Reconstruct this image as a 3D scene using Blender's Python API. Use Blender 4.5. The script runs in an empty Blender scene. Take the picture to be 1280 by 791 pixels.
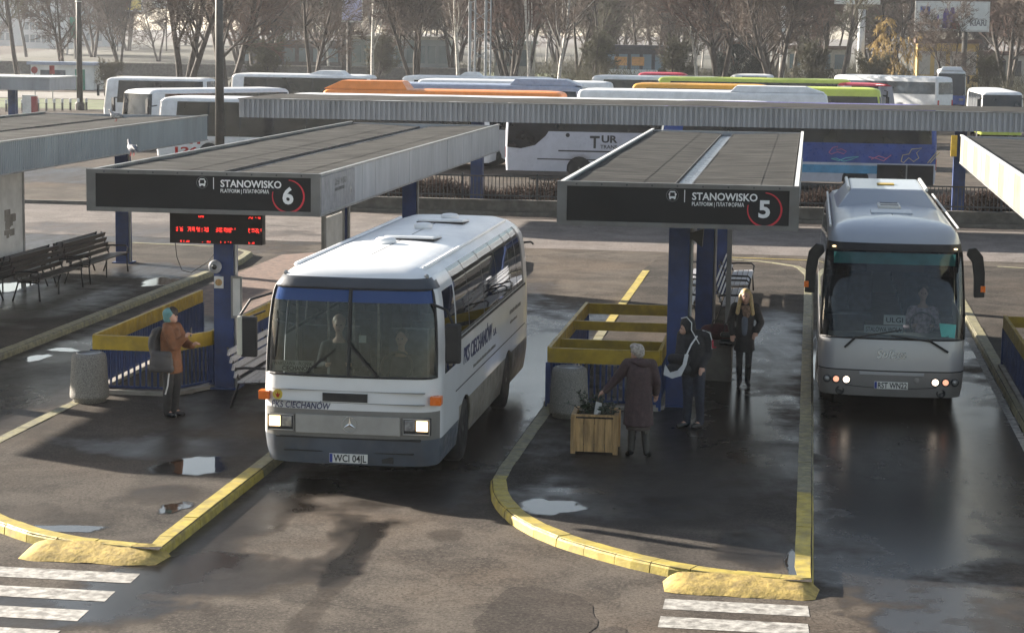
import bpy, bmesh, math, random
import numpy as np
from mathutils import Matrix, Vector, noise as mnoise

# ------------------------------------------------------------------ scene, camera, light
scene = bpy.context.scene
col = scene.collection
random.seed(7)
rng = np.random.default_rng(7)
R_ = math.radians

# camera: x axis = across the bays, y axis = along the platforms (away), z up; camera stands at (0,0,CH)
F_PX, CX, CY, CH = 2600.0, 640.0, 395.5, 6.2
def _cam_axes():
    Y = np.array([1016.0 - CX, 46.0 - CY, F_PX]); Y /= np.linalg.norm(Y)
    n = np.cross(Y, np.array([1.0, 0.0136, 0.0])); n /= np.linalg.norm(n)
    if n[1] > 0: n = -n
    X = np.cross(Y, n)
    return np.stack([X, Y, n])
CR = _cam_axes()
def ray(px, py):
    return CR @ np.array([px - CX, py - CY, F_PX])
def G(px, py, h=0.0):                     # point on the horizontal plane z = h
    w = ray(px, py); t = (h - CH) / w[2]
    return Vector(w * t + np.array([0, 0, CH]))
def AY(px, py, Y):                        # point on the vertical plane y = Y
    w = ray(px, py)
    return Vector(w * (Y / w[1]) + np.array([0, 0, CH]))

cam_d = bpy.data.cameras.new('camera'); cam = bpy.data.objects.new('camera', cam_d); col.objects.link(cam)
cam_d.sensor_fit = 'HORIZONTAL'; cam_d.sensor_width = 36.0; cam_d.lens = F_PX * 36.0 / 1280.0
cam_d.clip_start = 0.5; cam_d.clip_end = 9000
rx, uy, bz = CR @ np.array([1, 0, 0]), CR @ np.array([0, -1, 0]), CR @ np.array([0, 0, -1])
cam.matrix_world = Matrix(((rx[0], uy[0], bz[0], 0), (rx[1], uy[1], bz[1], 0), (rx[2], uy[2], bz[2], CH), (0, 0, 0, 1)))
scene.camera = cam

SUN_EL = R_(17.5)
sdir = Vector((0.915 * math.cos(SUN_EL), -0.404 * math.cos(SUN_EL), -math.sin(SUN_EL))).normalized()   # the way the light travels
world = bpy.data.worlds.new('World'); scene.world = world; world.use_nodes = True
wn = world.node_tree
sky = wn.nodes.new('ShaderNodeTexSky'); sky.sky_type = 'NISHITA'; sky.sun_disc = False
sky.sun_elevation = SUN_EL; sky.sun_rotation = math.atan2(-sdir.x, -sdir.y)
sky.air_density = 1.0; sky.dust_density = 0.8; sky.ozone_density = 0.5
bg = wn.nodes['Background']; bg.inputs['Strength'].default_value = 0.05
hs = wn.nodes.new('ShaderNodeHueSaturation'); hs.inputs['Saturation'].default_value = 0.7      # thin high cloud greys the blue
wn.links.new(sky.outputs['Color'], hs.inputs['Color']); wn.links.new(hs.outputs['Color'], bg.inputs['Color'])
sun_d = bpy.data.lights.new('sun', 'SUN'); sun_d.energy = 5.0; sun_d.angle = R_(0.6); sun_d.color = (1.0, 0.91, 0.79)
sun = bpy.data.objects.new('sun', sun_d); col.objects.link(sun)
sun.rotation_euler = sdir.to_track_quat('-Z', 'Y').to_euler(); sun.location = (-60, 60, 40)
vs = scene.view_settings
vs.view_transform = 'Standard'; vs.look = 'None'; vs.gamma = 1.0; vs.use_curve_mapping = False
vs.exposure = 2.1
scene.render.engine = 'CYCLES'
scene.cycles.use_denoising = True
scene.cycles.max_bounces = 8; scene.cycles.transparent_max_bounces = 16
scene.cycles.volume_bounces = 0
scene.cycles.sample_clamp_indirect = 6.0

# ------------------------------------------------------------------ materials
MATS = {}
class NT:
    def __init__(s, m):
        s.t = m.node_tree; s.n = s.t.nodes; s.l = s.t.links
    def new(s, typ, **kw):
        nd = s.n.new(typ)
        for k, v in kw.items(): setattr(nd, k, v)
        return nd
    def put(s, sock, v):
        if hasattr(v, 'is_linked') or isinstance(v, bpy.types.NodeSocket): s.l.new(v, sock)
        else: sock.default_value = v
    def math(s, op, a, b=0.0, c=0.0, clamp=False):
        nd = s.new('ShaderNodeMath', operation=op, use_clamp=clamp)
        for i, v in enumerate((a, b, c)): s.put(nd.inputs[i], v)
        return nd.outputs[0]
    def noise(s, vec, scale, detail=4.0, rough=0.55, dist=0.0):
        nd = s.new('ShaderNodeTexNoise'); s.l.new(vec, nd.inputs['Vector'])
        nd.inputs['Scale'].default_value = scale; nd.inputs['Detail'].default_value = detail
        nd.inputs['Roughness'].default_value = rough; nd.inputs['Distortion'].default_value = dist
        return nd.outputs['Fac']
    def ramp(s, v, a, b, x=0.0, y=1.0, smooth=True):
        nd = s.new('ShaderNodeMapRange', interpolation_type='SMOOTHSTEP' if smooth else 'LINEAR')
        s.put(nd.inputs[0], v)
        for i, q in enumerate((a, b, x, y)): nd.inputs[i + 1].default_value = q
        return nd.outputs[0]
    def mix(s, f, a, b):
        nd = s.new('ShaderNodeMix', data_type='RGBA')
        s.put(nd.inputs[0], f)
        for i, v in ((6, a), (7, b)):
            s.put(nd.inputs[i], (*v, 1.0) if isinstance(v, tuple) and len(v) == 3 else v)
        return nd.outputs[2]
    def pos(s):
        return s.new('ShaderNodeNewGeometry').outputs['Position']
    def scaled(s, vec, sc):
        nd = s.new('ShaderNodeVectorMath', operation='MULTIPLY'); s.l.new(vec, nd.inputs[0]); nd.inputs[1].default_value = sc
        return nd.outputs[0]
    def bump(s, h, strength, dist):
        nd = s.new('ShaderNodeBump'); s.l.new(h, nd.inputs['Height']); nd.inputs['Strength'].default_value = strength; nd.inputs['Distance'].default_value = dist
        return nd.outputs[0]

def new_mat(name):
    m = bpy.data.materials.new(name); m.use_nodes = True
    MATS[name] = m
    return m, NT(m), m.node_tree.nodes['Principled BSDF']

def mat(name, c, rough=0.5, metal=0.0, var=0.15, scale=2.5, bump=0.0, bscale=60.0, rvar=0.12, spec=0.5, dirt=0.0, dcol=(0.09, 0.075, 0.06), stretch=(1, 1, 1), coat=0.0):
    m, t, b = new_mat(name)
    p = t.pos() if stretch == (1, 1, 1) else t.scaled(t.pos(), stretch)
    n1 = t.noise(p, scale, 5.0)
    lo = tuple(v * (1 - var) for v in c); hi = tuple(min(1, v * (1 + var)) for v in c)
    cc = t.mix(t.ramp(n1, 0.3, 0.7), lo, hi)
    if dirt > 0:
        n2 = t.noise(p, scale * 0.6 + 1.1, 8.0, 0.65)
        cc = t.mix(t.math('MULTIPLY', t.ramp(n2, 0.42, 0.72), dirt), cc, dcol)
    t.put(b.inputs['Base Color'], cc)
    t.put(b.inputs['Roughness'], t.ramp(t.noise(p, scale * 3, 4.0), 0.25, 0.75, max(0.02, rough - rvar), min(1, rough + rvar)))
    b.inputs['Metallic'].default_value = metal
    b.inputs['Specular IOR Level'].default_value = spec
    if coat: b.inputs['Coat Weight'].default_value = coat; b.inputs['Coat Roughness'].default_value = 0.05
    if bump > 0: t.put(b.inputs['Normal'], t.bump(t.noise(p, bscale, 4.0), bump, 0.01))
    return m

def glass(name, tint=(0.55, 0.6, 0.6), refl=(0.9, 0.95, 1.0), ior=1.5, rough=0.02, through=1.0, dif=(0.035, 0.038, 0.04)):
    """thin window glass: tinted see-through sheet with a fresnel reflection"""
    m, t, b = new_mat(name)
    t.n.remove(b); out = t.n['Material Output']
    tr = t.new('ShaderNodeBsdfTransparent'); tr.inputs[0].default_value = (*tint, 1)
    gl = t.new('ShaderNodeBsdfGlossy'); gl.inputs['Color'].default_value = (*refl, 1); gl.inputs['Roughness'].default_value = rough
    df = t.new('ShaderNodeBsdfDiffuse'); df.inputs[0].default_value = (*dif, 1)
    fr = t.new('ShaderNodeFresnel'); fr.inputs[0].default_value = ior
    m0 = t.new('ShaderNodeMixShader'); m0.inputs[0].default_value = through
    t.l.new(df.outputs[0], m0.inputs[1]); t.l.new(tr.outputs[0], m0.inputs[2])
    m1 = t.new('ShaderNodeMixShader'); t.l.new(fr.outputs[0], m1.inputs[0])
    t.l.new(m0.outputs[0], m1.inputs[1]); t.l.new(gl.outputs[0], m1.inputs[2])
    t.l.new(m1.outputs[0], out.inputs['Surface'])
    return m

def glow(name, c, strength):
    m, t, b = new_mat(name)
    b.inputs['Base Color'].default_value = (*c, 1); b.inputs['Emission Color'].default_value = (*c, 1); b.inputs['Emission Strength'].default_value = strength
    return m

# ground stuff -------------------------------------------------------
def ground_mat(name, dry, dark, wet_bias, warm=(0.16, 0.115, 0.08), wet_spots=(), dry_spots=(), cracks=0.3, ybands=()):
    """asphalt: mottled, cracked, with damp and wet stretches of their own shape"""
    m, t, b = new_mat(name)
    p = t.pos()
    sep = t.new('ShaderNodeSeparateXYZ'); t.l.new(p, sep.inputs[0])
    x, y = sep.outputs[0], sep.outputs[1]
    big = t.noise(p, 0.22, 5.0, 0.6); mid = t.noise(p, 0.9, 6.0, 0.62, 0.6); fine = t.noise(p, 9.0, 5.0, 0.7); grit = t.noise(p, 90.0, 2.0); spk = t.noise(p, 26.0, 3.0, 0.75)
    c = t.mix(t.ramp(mid, 0.38, 0.64), dark, dry)
    c = t.mix(t.math('MULTIPLY', t.ramp(big, 0.45, 0.7), 0.55), c, warm)
    c = t.mix(t.ramp(fine, 0.35, 0.75, 0.0, 0.35), c, tuple(v * 1.5 for v in dry))
    c = t.mix(t.ramp(grit, 0.52, 0.75, 0.0, 0.5), c, tuple(v * 0.35 for v in dark))
    c = t.mix(t.ramp(spk, 0.3, 0.52, 0.75, 0.0), c, tuple(v * 0.4 for v in dark))
    c = t.mix(t.ramp(spk, 0.55, 0.7, 0.0, 0.65), c, tuple(v * 1.7 for v in dry))
    # cracks
    if cracks > 0:
        vo = t.new('ShaderNodeTexVoronoi', feature='DISTANCE_TO_EDGE'); wob = t.new('ShaderNodeVectorMath', operation='ADD')
        nv = t.new('ShaderNodeTexNoise'); t.l.new(p, nv.inputs['Vector']); nv.inputs['Scale'].default_value = 1.7
        t.l.new(p, wob.inputs[0]); t.l.new(nv.outputs['Color'], wob.inputs[1]); t.l.new(wob.outputs[0], vo.inputs['Vector']); vo.inputs['Scale'].default_value = 1.1
        ck = t.ramp(vo.outputs['Distance'], 0.012, 0.03, 1.0, 0.0)
        vo2 = t.new('ShaderNodeTexVoronoi', feature='DISTANCE_TO_EDGE'); t.l.new(wob.outputs[0], vo2.inputs['Vector']); vo2.inputs['Scale'].default_value = 4.2
        ck2 = t.math('MULTIPLY', t.ramp(vo2.outputs['Distance'], 0.015, 0.06, 1.0, 0.0), t.ramp(big, 0.4, 0.56))
        ck = t.math('MULTIPLY', t.math('MAXIMUM', ck, ck2), t.ramp(t.noise(p, 0.35, 3.0), 0.42, 0.58))
        c = t.mix(t.math('MULTIPLY', ck, cracks), c, (0.018, 0.016, 0.014))
    # wetness: drifting noise, plus places the water stands, minus places that have dried
    w = t.math('ADD', t.math('ADD', t.math('MULTIPLY', t.noise(t.scaled(p, (1.0, 0.32, 1.0)), 0.5, 9.0, 0.68, 0.5), 0.75), t.math('MULTIPLY', t.noise(p, 2.6, 6.0, 0.7), 0.25)), wet_bias)
    for y0, y1, amt in ybands:  # damp band over the roof shadow; its darkening also deepens that shade
        w = t.math('ADD', w, t.math('MULTIPLY', t.math('MULTIPLY', t.ramp(y, y0 - 2.0, y0 + 2.0), t.ramp(y, y1 - 2.0, y1 + 2.0, 1.0, 0.0)), amt))
    wob2 = t.math('MULTIPLY', t.math('SUBTRACT', t.noise(p, 0.8, 6.0, 0.6), 0.5), 1.6)
    def spot(cx, cy, ax, ay, ang=0.0):
        ca, sa = math.cos(ang), math.sin(ang)
        dx = t.math('SUBTRACT', x, cx); dy = t.math('SUBTRACT', y, cy)
        u = t.math('DIVIDE', t.math('ADD', t.math('MULTIPLY', dx, ca), t.math('MULTIPLY', dy, sa)), ax)
        v = t.math('DIVIDE', t.math('SUBTRACT', t.math('MULTIPLY', dy, ca), t.math('MULTIPLY', dx, sa)), ay)
        d = t.math('SQRT', t.math('ADD', t.math('MULTIPLY', u, u), t.math('MULTIPLY', v, v)))
        return t.ramp(t.math('ADD', d, wob2), 0.55, 1.25, 1.0, 0.0)
    for (cx, cy, ax, ay, ang, amt) in wet_spots: w = t.math('ADD', w, t.math('MULTIPLY', spot(cx, cy, ax, ay, ang), amt))
    for (cx, cy, ax, ay, ang, amt) in dry_spots: w = t.math('SUBTRACT', w, t.math('MULTIPLY', spot(cx, cy, ax, ay, ang), amt))
    damp = t.ramp(w, 0.4, 0.64); wet = t.ramp(w, 0.54, 0.9); pool = t.ramp(w, 0.8, 1.06)
    c = t.mix(t.math('MULTIPLY', damp, 0.62), c, tuple(v * 0.2 for v in warm))
    c = t.mix(t.math('MULTIPLY', wet, 0.75), c, tuple(v * 0.14 for v in dark))
    t.put(b.inputs['Base Color'], c)
    r = t.math('SUBTRACT', 0.9, t.math('MULTIPLY', damp, 0.3)); r = t.math('SUBTRACT', r, t.math('MULTIPLY', wet, 0.27)); r = t.math('SUBTRACT', r, t.math('MULTIPLY', pool, 0.13), 0.0, True)
    t.put(b.inputs['Roughness'], t.math('MAXIMUM', r, 0.03))
    b.inputs['IOR'].default_value = 1.35
    t.put(b.inputs['Specular IOR Level'], t.ramp(w, 0.5, 0.8, 0.14, 0.5))
    h = t.math('ADD', t.math('MULTIPLY', grit, 0.5), t.math('MULTIPLY', fine, 0.8))
    nd = t.new('ShaderNodeBump'); t.l.new(h, nd.inputs['Height']); nd.inputs['Distance'].default_value = 0.006
    t.put(nd.inputs['Strength'], t.math('MULTIPLY', t.math('SUBTRACT', 1.0, t.math('MULTIPLY', wet, 0.7)), 0.6))
    t.l.new(nd.outputs[0], b.inputs['Normal'])
    return m

ground_mat('road', (0.11, 0.095, 0.08), (0.05, 0.044, 0.039), -0.2, warm=(0.13, 0.095, 0.068),
           wet_spots=[(-5.3, 36, 1.6, 11, 0, 0.5), (1.9, 33, 2.3, 12, 0, 0.5), (-13.3, 36, 1.8, 8, 0, 0.36), (-7.0, 25.2, 0.65, 4.2, -0.12, 0.56), (-6.6, 22.3, 1.8, 1.1, 0.5, 0.54),
                      (-8.3, 20.7, 2.2, 0.9, 0.3, 0.42), (-5.4, 24.6, 0.35, 1.2, 0.2, 0.34), (2.2, 22.4, 1.6, 1.2, 0.2, 0.24), (0.9, 25.5, 1.4, 3.5, 0, 0.34), (-6.9, 50, 1.1, 9, 0, 0.3), (-20, 58, 7, 5, 0, 0.42), (-24, 66, 9, 3, 0, 0.42), (3.2, 46, 1.2, 5, 0, 0.3), (-33, 84, 14, 6, 0, 0.4), (-5.15, 22.5, 0.22, 3.4, 0.02, 0.34), (-4.3, 24.9, 0.3, 0.5, 0, 0.3)],
           dry_spots=[(-3.6, 22.6, 2.0, 2.4, 0, 0.2), (-6.0, 56, 4.5, 4, 0, 0.2), (-2, 66, 10, 4, 0, 0.14)], ybands=[(27, 47, 0.2)])
ground_mat('island_asphalt', (0.08, 0.07, 0.061), (0.034, 0.031, 0.028), -0.17, warm=(0.1, 0.077, 0.058),
           wet_spots=[(-1.6, 31, 2.3, 6.2, 0, 0.36), (-0.8, 40, 1.0, 9, 0, 0.38), (-2.9, 26.6, 1.2, 0.9, 0, 0.35), (-9.0, 28.9, 1.9, 1.0, 0, 0.36), (-9.2, 24.6, 1.2, 0.75, 0, 0.3),
                      (-8.3, 25.9, 0.7, 0.6, 0, 0.36), (-17.2, 44, 2.0, 4.5, 0, 0.34), (-16.2, 50.5, 1.6, 1.9, 0, 0.4), (-0.4, 24.6, 0.5, 1.3, 0, 0.36), (-9.3, 36, 1.6, 6, 0, 0.25)],
           dry_spots=[(-2.5, 50, 2.5, 6.5, 0, 0.2), (-8.6, 24.5, 3.0, 1.6, 0, 0.12), (-2.4, 24.6, 1.8, 0.7, 0, 0.2)], ybands=[(28.5, 46, 0.15)])
ground_mat('forecourt', (0.2, 0.18, 0.168), (0.13, 0.117, 0.108), -0.3, warm=(0.2, 0.165, 0.145), wet_spots=[(-20, 62, 6, 3, 0, 0.4), (-7, 61, 0.8, 3, 0, 0.25), (4, 66, 9, 1.5, 0, 0.2)], cracks=0.2)
def puddle_mat():
    m, t, b = new_mat('puddle_water')
    b.inputs['Base Color'].default_value = (0.016, 0.014, 0.012, 1); b.inputs['IOR'].default_value = 1.33
    at = t.new('ShaderNodeAttribute', attribute_name='depth'); n = t.noise(t.pos(), 5.0, 5.0, 0.65)
    d = t.math('ADD', at.outputs['Fac'], t.math('MULTIPLY', t.math('SUBTRACT', n, 0.5), 0.7))
    t.put(b.inputs['Roughness'], t.ramp(d, 0.2, 0.7, 0.3, 0.03)); t.put(b.inputs['Alpha'], t.ramp(d, 0.12, 0.6))
    t.put(b.inputs['Normal'], t.bump(t.noise(t.pos(), 7.0, 3.0), 0.04, 0.01))
puddle_mat()
ground_mat('asphalt_patch', (0.07, 0.06, 0.052), (0.04, 0.035, 0.031), -0.25, warm=(0.08, 0.062, 0.048), cracks=0.0)
mat('lane_paint', (0.36, 0.345, 0.315), 0.7, var=0.4, scale=9, dirt=0.9, dcol=(0.1, 0.09, 0.078))
mat('kerb_yellow', (0.4, 0.31, 0.06), 0.62, var=0.2, scale=6, dirt=0.55, dcol=(0.16, 0.14, 0.09), bump=0.4, bscale=45)
mat('kerb_worn_shaded', (0.22, 0.2, 0.11), 0.62, var=0.3, scale=7, dirt=0.75, dcol=(0.14, 0.13, 0.11), bump=0.4, bscale=45)  # duller, dirtier kerb yellow with the roof shade put into its colour
mat('kerb_cement', (0.42, 0.3, 0.085), 0.85, var=0.3, scale=9, dirt=0.35, bump=0.9, bscale=18)
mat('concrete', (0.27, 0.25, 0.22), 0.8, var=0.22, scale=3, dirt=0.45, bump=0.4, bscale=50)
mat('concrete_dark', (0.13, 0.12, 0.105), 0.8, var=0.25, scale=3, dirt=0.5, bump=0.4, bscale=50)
mat('pebble_concrete', (0.24, 0.225, 0.2), 0.85, var=0.5, scale=85, dirt=0.25, bump=0.9, bscale=110)
mat('pavers', (0.15, 0.095, 0.07), 0.8, var=0.35, scale=5, dirt=0.5, bump=0.6, bscale=30)
mat('roof_felt', (0.034, 0.033, 0.03), 0.9, var=0.75, scale=1.3, dirt=0.9, dcol=(0.008, 0.0078, 0.007), bump=0.9, bscale=14, stretch=(0.6, 2.0, 1), spec=0.15)
mat('felt_seam', (0.05, 0.048, 0.045), 0.7, var=0.3)
mat('gutter_metal', (0.16, 0.18, 0.21), 0.35, metal=0.6, var=0.4, scale=4, dirt=0.5)
mat('fascia_grey', (0.33, 0.34, 0.36), 0.45, var=0.1, scale=1.5, dirt=0.3, dcol=(0.17, 0.17, 0.17), stretch=(1, 1, 0.3))
mat('fascia_blue', (0.22, 0.255, 0.275), 0.4, var=0.12, scale=1.5, dirt=0.3, dcol=(0.13, 0.14, 0.14), stretch=(1, 1, 0.3))
mat('fascia_cream', (0.19, 0.185, 0.12), 0.55, var=0.1, scale=2.0, dirt=0.3, dcol=(0.14, 0.135, 0.09))
mat('fascia_cream_pale', (0.25, 0.245, 0.18), 0.55, var=0.1, scale=2.0, dirt=0.25, dcol=(0.16, 0.155, 0.11))
mat('trim_white', (0.62, 0.62, 0.6), 0.4, var=0.1, dirt=0.25, dcol=(0.3, 0.29, 0.27))
mat('sign_frame', (0.15, 0.15, 0.148), 0.45, metal=0.3, var=0.12, dirt=0.3)
mat('aluminium', (0.27, 0.27, 0.265), 0.42, metal=0.45, var=0.12, dirt=0.25)
mat('sign_black', (0.01, 0.011, 0.013), 0.4, var=0.2, scale=1.2, spec=0.3)
mat('print_white', (0.72, 0.73, 0.74), 0.5, var=0.05)
mat('print_red', (0.55, 0.025, 0.045), 0.45, var=0.08)
mat('print_navy', (0.02, 0.025, 0.09), 0.5, var=0.15)
mat('print_black', (0.015, 0.015, 0.017), 0.5, var=0.1)
mat('print_grey', (0.2, 0.2, 0.21), 0.5, var=0.15)
mat('blue_steel', (0.02, 0.045, 0.15), 0.42, var=0.25, scale=3, dirt=0.3, dcol=(0.06, 0.06, 0.07))
mat('rail_yellow', (0.42, 0.28, 0.02), 0.5, var=0.18, scale=4, dirt=0.4, dcol=(0.13, 0.09, 0.04))
mat('black_metal', (0.018, 0.018, 0.02), 0.4, var=0.3)
mat('dark_metal', (0.04, 0.042, 0.045), 0.5, var=0.3)
mat('fence_metal', (0.06, 0.062, 0.066), 0.5, var=0.3)
mat('bench_wood', (0.045, 0.034, 0.027), 0.5, var=0.3, scale=8, dirt=0.3, stretch=(8, 1, 8))
mat('bench_pale', (0.36, 0.36, 0.38), 0.4, var=0.2, scale=8, stretch=(8, 1, 8))  # slats painted pale to carry the reflected sky
mat('planter_wood', (0.4, 0.25, 0.105), 0.65, var=0.35, scale=7, dirt=0.35, dcol=(0.16, 0.09, 0.04), stretch=(3, 3, 0.4), bump=0.4, bscale=30)
mat('soil', (0.035, 0.026, 0.02), 0.95, var=0.4, scale=20, bump=0.8)
mat('leaf_dark', (0.035, 0.05, 0.028), 0.55, var=0.4, scale=12)
mat('rubber', (0.014, 0.014, 0.015), 0.6, var=0.3)
mat('lamp_post', (0.055, 0.053, 0.05), 0.5, var=0.15, metal=0.2, dirt=0.2)
mat('skin', (0.5, 0.3, 0.22), 0.55, var=0.08)
mat('eye_dark', (0.02, 0.015, 0.012), 0.3)
mat('lips', (0.35, 0.13, 0.11), 0.5)
glow('led_red', (1.0, 0.04, 0.03), 0.4)
glow('head_lamp', (1.0, 0.7, 0.36), 0.8)
glow('head_lamp_white', (1.0, 0.8, 0.62), 0.9)
glow('fog_lamp', (1.0, 0.45, 0.28), 0.25)
glass('bus_glass', (0.42, 0.47, 0.46), ior=1.5)
glass('bus_glass_dark', (0.2, 0.23, 0.24), ior=1.75)
glass('sky_reflection_band', (0.02, 0.08, 0.3), ior=1.4, through=0.35, dif=(0.035, 0.085, 0.27))  # blue sky reflection painted into the top of the windscreen
glass('coach_glass', (0.5, 0.56, 0.6), ior=1.5)
mat('far_glass', (0.016, 0.018, 0.022), 0.12, spec=0.45, var=0.5, scale=0.7, rvar=0.06)
mat('far_glass_sky', (0.05, 0.068, 0.088), 0.25, spec=0.45, var=0.5, scale=0.7, rvar=0.06)
# ------------------------------------------------------------------ mesh helpers
class MB:
    def __init__(s): s.v, s.f, s.m = [], [], []
    def add(s, vs, fs, mi=0):
        o = len(s.v); s.v += [tuple(p) for p in vs]
        for q in fs: s.f.append(tuple(o + i for i in q)); s.m.append(mi)
        return s
    def box(s, x0, x1, y0, y1, z0, z1, mi=0):
        return s.add([(x0, y0, z0), (x1, y0, z0), (x1, y1, z0), (x0, y1, z0), (x0, y0, z1), (x1, y0, z1), (x1, y1, z1), (x0, y1, z1)],
                     [(0, 3, 2, 1), (4, 5, 6, 7), (0, 1, 5, 4), (1, 2, 6, 5), (2, 3, 7, 6), (3, 0, 4, 7)], mi)
    def bar(s, p, q, w, h, mi=0, up=(0, 0, 1)):
        """rectangular bar from p to q, w across, h along up"""
        p, q = Vector(p), Vector(q); d = (q - p).normalized(); u = Vector(up)
        a = d.cross(u)
        if a.length < 1e-5: a = d.cross(Vector((0, 1, 0)))
        a.normalize(); b = a.cross(d).normalized()
        a *= w / 2; b *= h / 2
        vs = [p - a - b, p + a - b, p + a + b, p - a + b, q - a - b, q + a - b, q + a + b, q - a + b]
        return s.add(vs, [(0, 1, 2, 3), (7, 6, 5, 4), (0, 4, 5, 1), (1, 5, 6, 2), (2, 6, 7, 3), (3, 7, 4, 0)], mi)
    def tube(s, pts, rad, n=8, mi=0, cap=True, closed=False):
        pts = [Vector(p) for p in pts]; k = len(pts)
        rad = rad if isinstance(rad, (list, tuple)) else [rad] * k
        o = len(s.v); prev = None
        for i, p in enumerate(pts):
            a = pts[(i - 1) % k] if (closed or i) else p; b = pts[(i + 1) % k] if (closed or i < k - 1) else p
            d = (b - a).normalized() if (b - a).length > 1e-9 else Vector((0, 0, 1))
            if prev is None:
                u = d.cross(Vector((0, 0, 1)));
                if u.length < 1e-3: u = d.cross(Vector((0, 1, 0)))
            else: u = prev - d * prev.dot(d)
            u.normalize(); prev = u; w = d.cross(u)
            for j in range(n):
                t = 2 * math.pi * j / n
                s.v.append(tuple(p + (u * math.cos(t) + w * math.sin(t)) * rad[i]))
        for i in range(k if closed else k - 1):
            for j in range(n):
                a, b = o + i * n + j, o + i * n + (j + 1) % n
                c, d2 = o + ((i + 1) % k) * n + (j + 1) % n, o + ((i + 1) % k) * n + j
                s.f.append((a, b, c, d2)); s.m.append(mi)
        if cap and not closed:
            s.f.append(tuple(o + j for j in reversed(range(n)))); s.m.append(mi)
            s.f.append(tuple(o + (k - 1) * n + j for j in range(n))); s.m.append(mi)
        return s
    def lathe(s, prof, n=16, c=(0, 0, 0), axis='z', mi=0):
        o = len(s.v)
        for r, h in prof:
            for j in range(n):
                t = 2 * math.pi * j / n; a, b = r * math.cos(t), r * math.sin(t)
                p = (a, b, h) if axis == 'z' else ((h, a, b) if axis == 'x' else (b, h, a))
                s.v.append((c[0] + p[0], c[1] + p[1], c[2] + p[2]))
        for i in range(len(prof) - 1):
            for j in range(n):
                s.f.append((o + i * n + j, o + i * n + (j + 1) % n, o + (i + 1) * n + (j + 1) % n, o + (i + 1) * n + j)); s.m.append(mi)
        s.f.append(tuple(o + j for j in reversed(range(n)))); s.m.append(mi)
        s.f.append(tuple(o + (len(prof) - 1) * n + j for j in range(n))); s.m.append(mi)
        return s
    def prism(s, poly, h0, h1, plane='xy', mi=0):
        n = len(poly)
        def P(a, b, h): return (a, b, h) if plane == 'xy' else ((a, h, b) if plane == 'xz' else (h, a, b))
        vs = [P(a, b, h0) for a, b in poly] + [P(a, b, h1) for a, b in poly]
        fs = [tuple(reversed(range(n))), tuple(range(n, 2 * n))] + [(i, (i + 1) % n, n + (i + 1) % n, n + i) for i in range(n)]
        return s.add(vs, fs, mi)
    def ball(s, c, r, n=10, k=7, mi=0):
        r = r if isinstance(r, (tuple, list)) else (r, r, r)
        o = len(s.v); s.v.append((c[0], c[1], c[2] - r[2]))
        for i in range(1, k):
            a = -math.pi / 2 + math.pi * i / k
            for j in range(n):
                t = 2 * math.pi * j / n
                s.v.append((c[0] + r[0] * math.cos(a) * math.cos(t), c[1] + r[1] * math.cos(a) * math.sin(t), c[2] + r[2] * math.sin(a)))
        s.v.append((c[0], c[1], c[2] + r[2])); e = len(s.v) - 1
        for j in range(n): s.f.append((o, o + 1 + (j + 1) % n, o + 1 + j)); s.m.append(mi)
        for i in range(k - 2):
            for j in range(n):
                a = o + 1 + i * n
                s.f.append((a + j, a + (j + 1) % n, a + n + (j + 1) % n, a + n + j)); s.m.append(mi)
        a = o + 1 + (k - 2) * n
        for j in range(n): s.f.append((a + j, a + (j + 1) % n, e)); s.m.append(mi)
        return s
    def mesh(s, name, mats, smooth=False):
        me = bpy.data.meshes.new(name); me.from_pydata(s.v, [], s.f); me.update()
        for m in (mats if isinstance(mats, (list, tuple)) else [mats]): me.materials.append(MATS[m])
        if any(s.m): me.polygons.foreach_set('material_index', s.m)
        if smooth: me.polygons.foreach_set('use_smooth', [True] * len(me.polygons))
        return me

def link(name, me, parent=None, loc=(0, 0, 0), rot=(0, 0, 0), kind=None):
    o = bpy.data.objects.new(name, me); col.objects.link(o)
    o.location = loc; o.rotation_euler = rot; o.parent = parent
    if kind: o['kind'] = kind
    return o
def obj(name, mb, mats, parent=None, smooth=False, loc=(0, 0, 0), rot=(0, 0, 0), bevel=0.0, kind=None):
    me = mb.mesh(name, mats, smooth)
    if bevel:
        bm = bmesh.new(); bm.from_mesh(me)
        bmesh.ops.bevel(bm, geom=[e for e in bm.edges if len(e.link_faces) == 2 and e.calc_face_angle(0) > 0.5], offset=bevel, segments=2, profile=0.6, affect='EDGES', clamp_overlap=True)
        bm.to_mesh(me); bm.free()
    return link(name, me, parent, loc, rot, kind)
def tag(o, label, cat, group=None, kind=None):
    o['label'] = label
    if cat: o['category'] = cat
    if group: o['group'] = group
    if kind: o['kind'] = kind
    return o
def thing(name, label, cat, loc=(0, 0, 0), rz=0.0, group=None):
    o = bpy.data.objects.new(name, None); col.objects.link(o); o.empty_display_size = 0.2
    o.location = loc; o.rotation_euler = (0, 0, rz)
    return tag(o, label, cat, group)
def structure(name, mb, mats, smooth=False, label=None):
    o = obj(name, mb, mats, None, smooth, kind='structure')
    if label: o['label'] = label
    return o
def copy_tree(src, parent=None):
    c = src.copy(); col.objects.link(c); c.parent = parent
    for ch in list(src.children): copy_tree(ch, c)
    return c
B = lambda *a: MB().box(*a)

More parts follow.
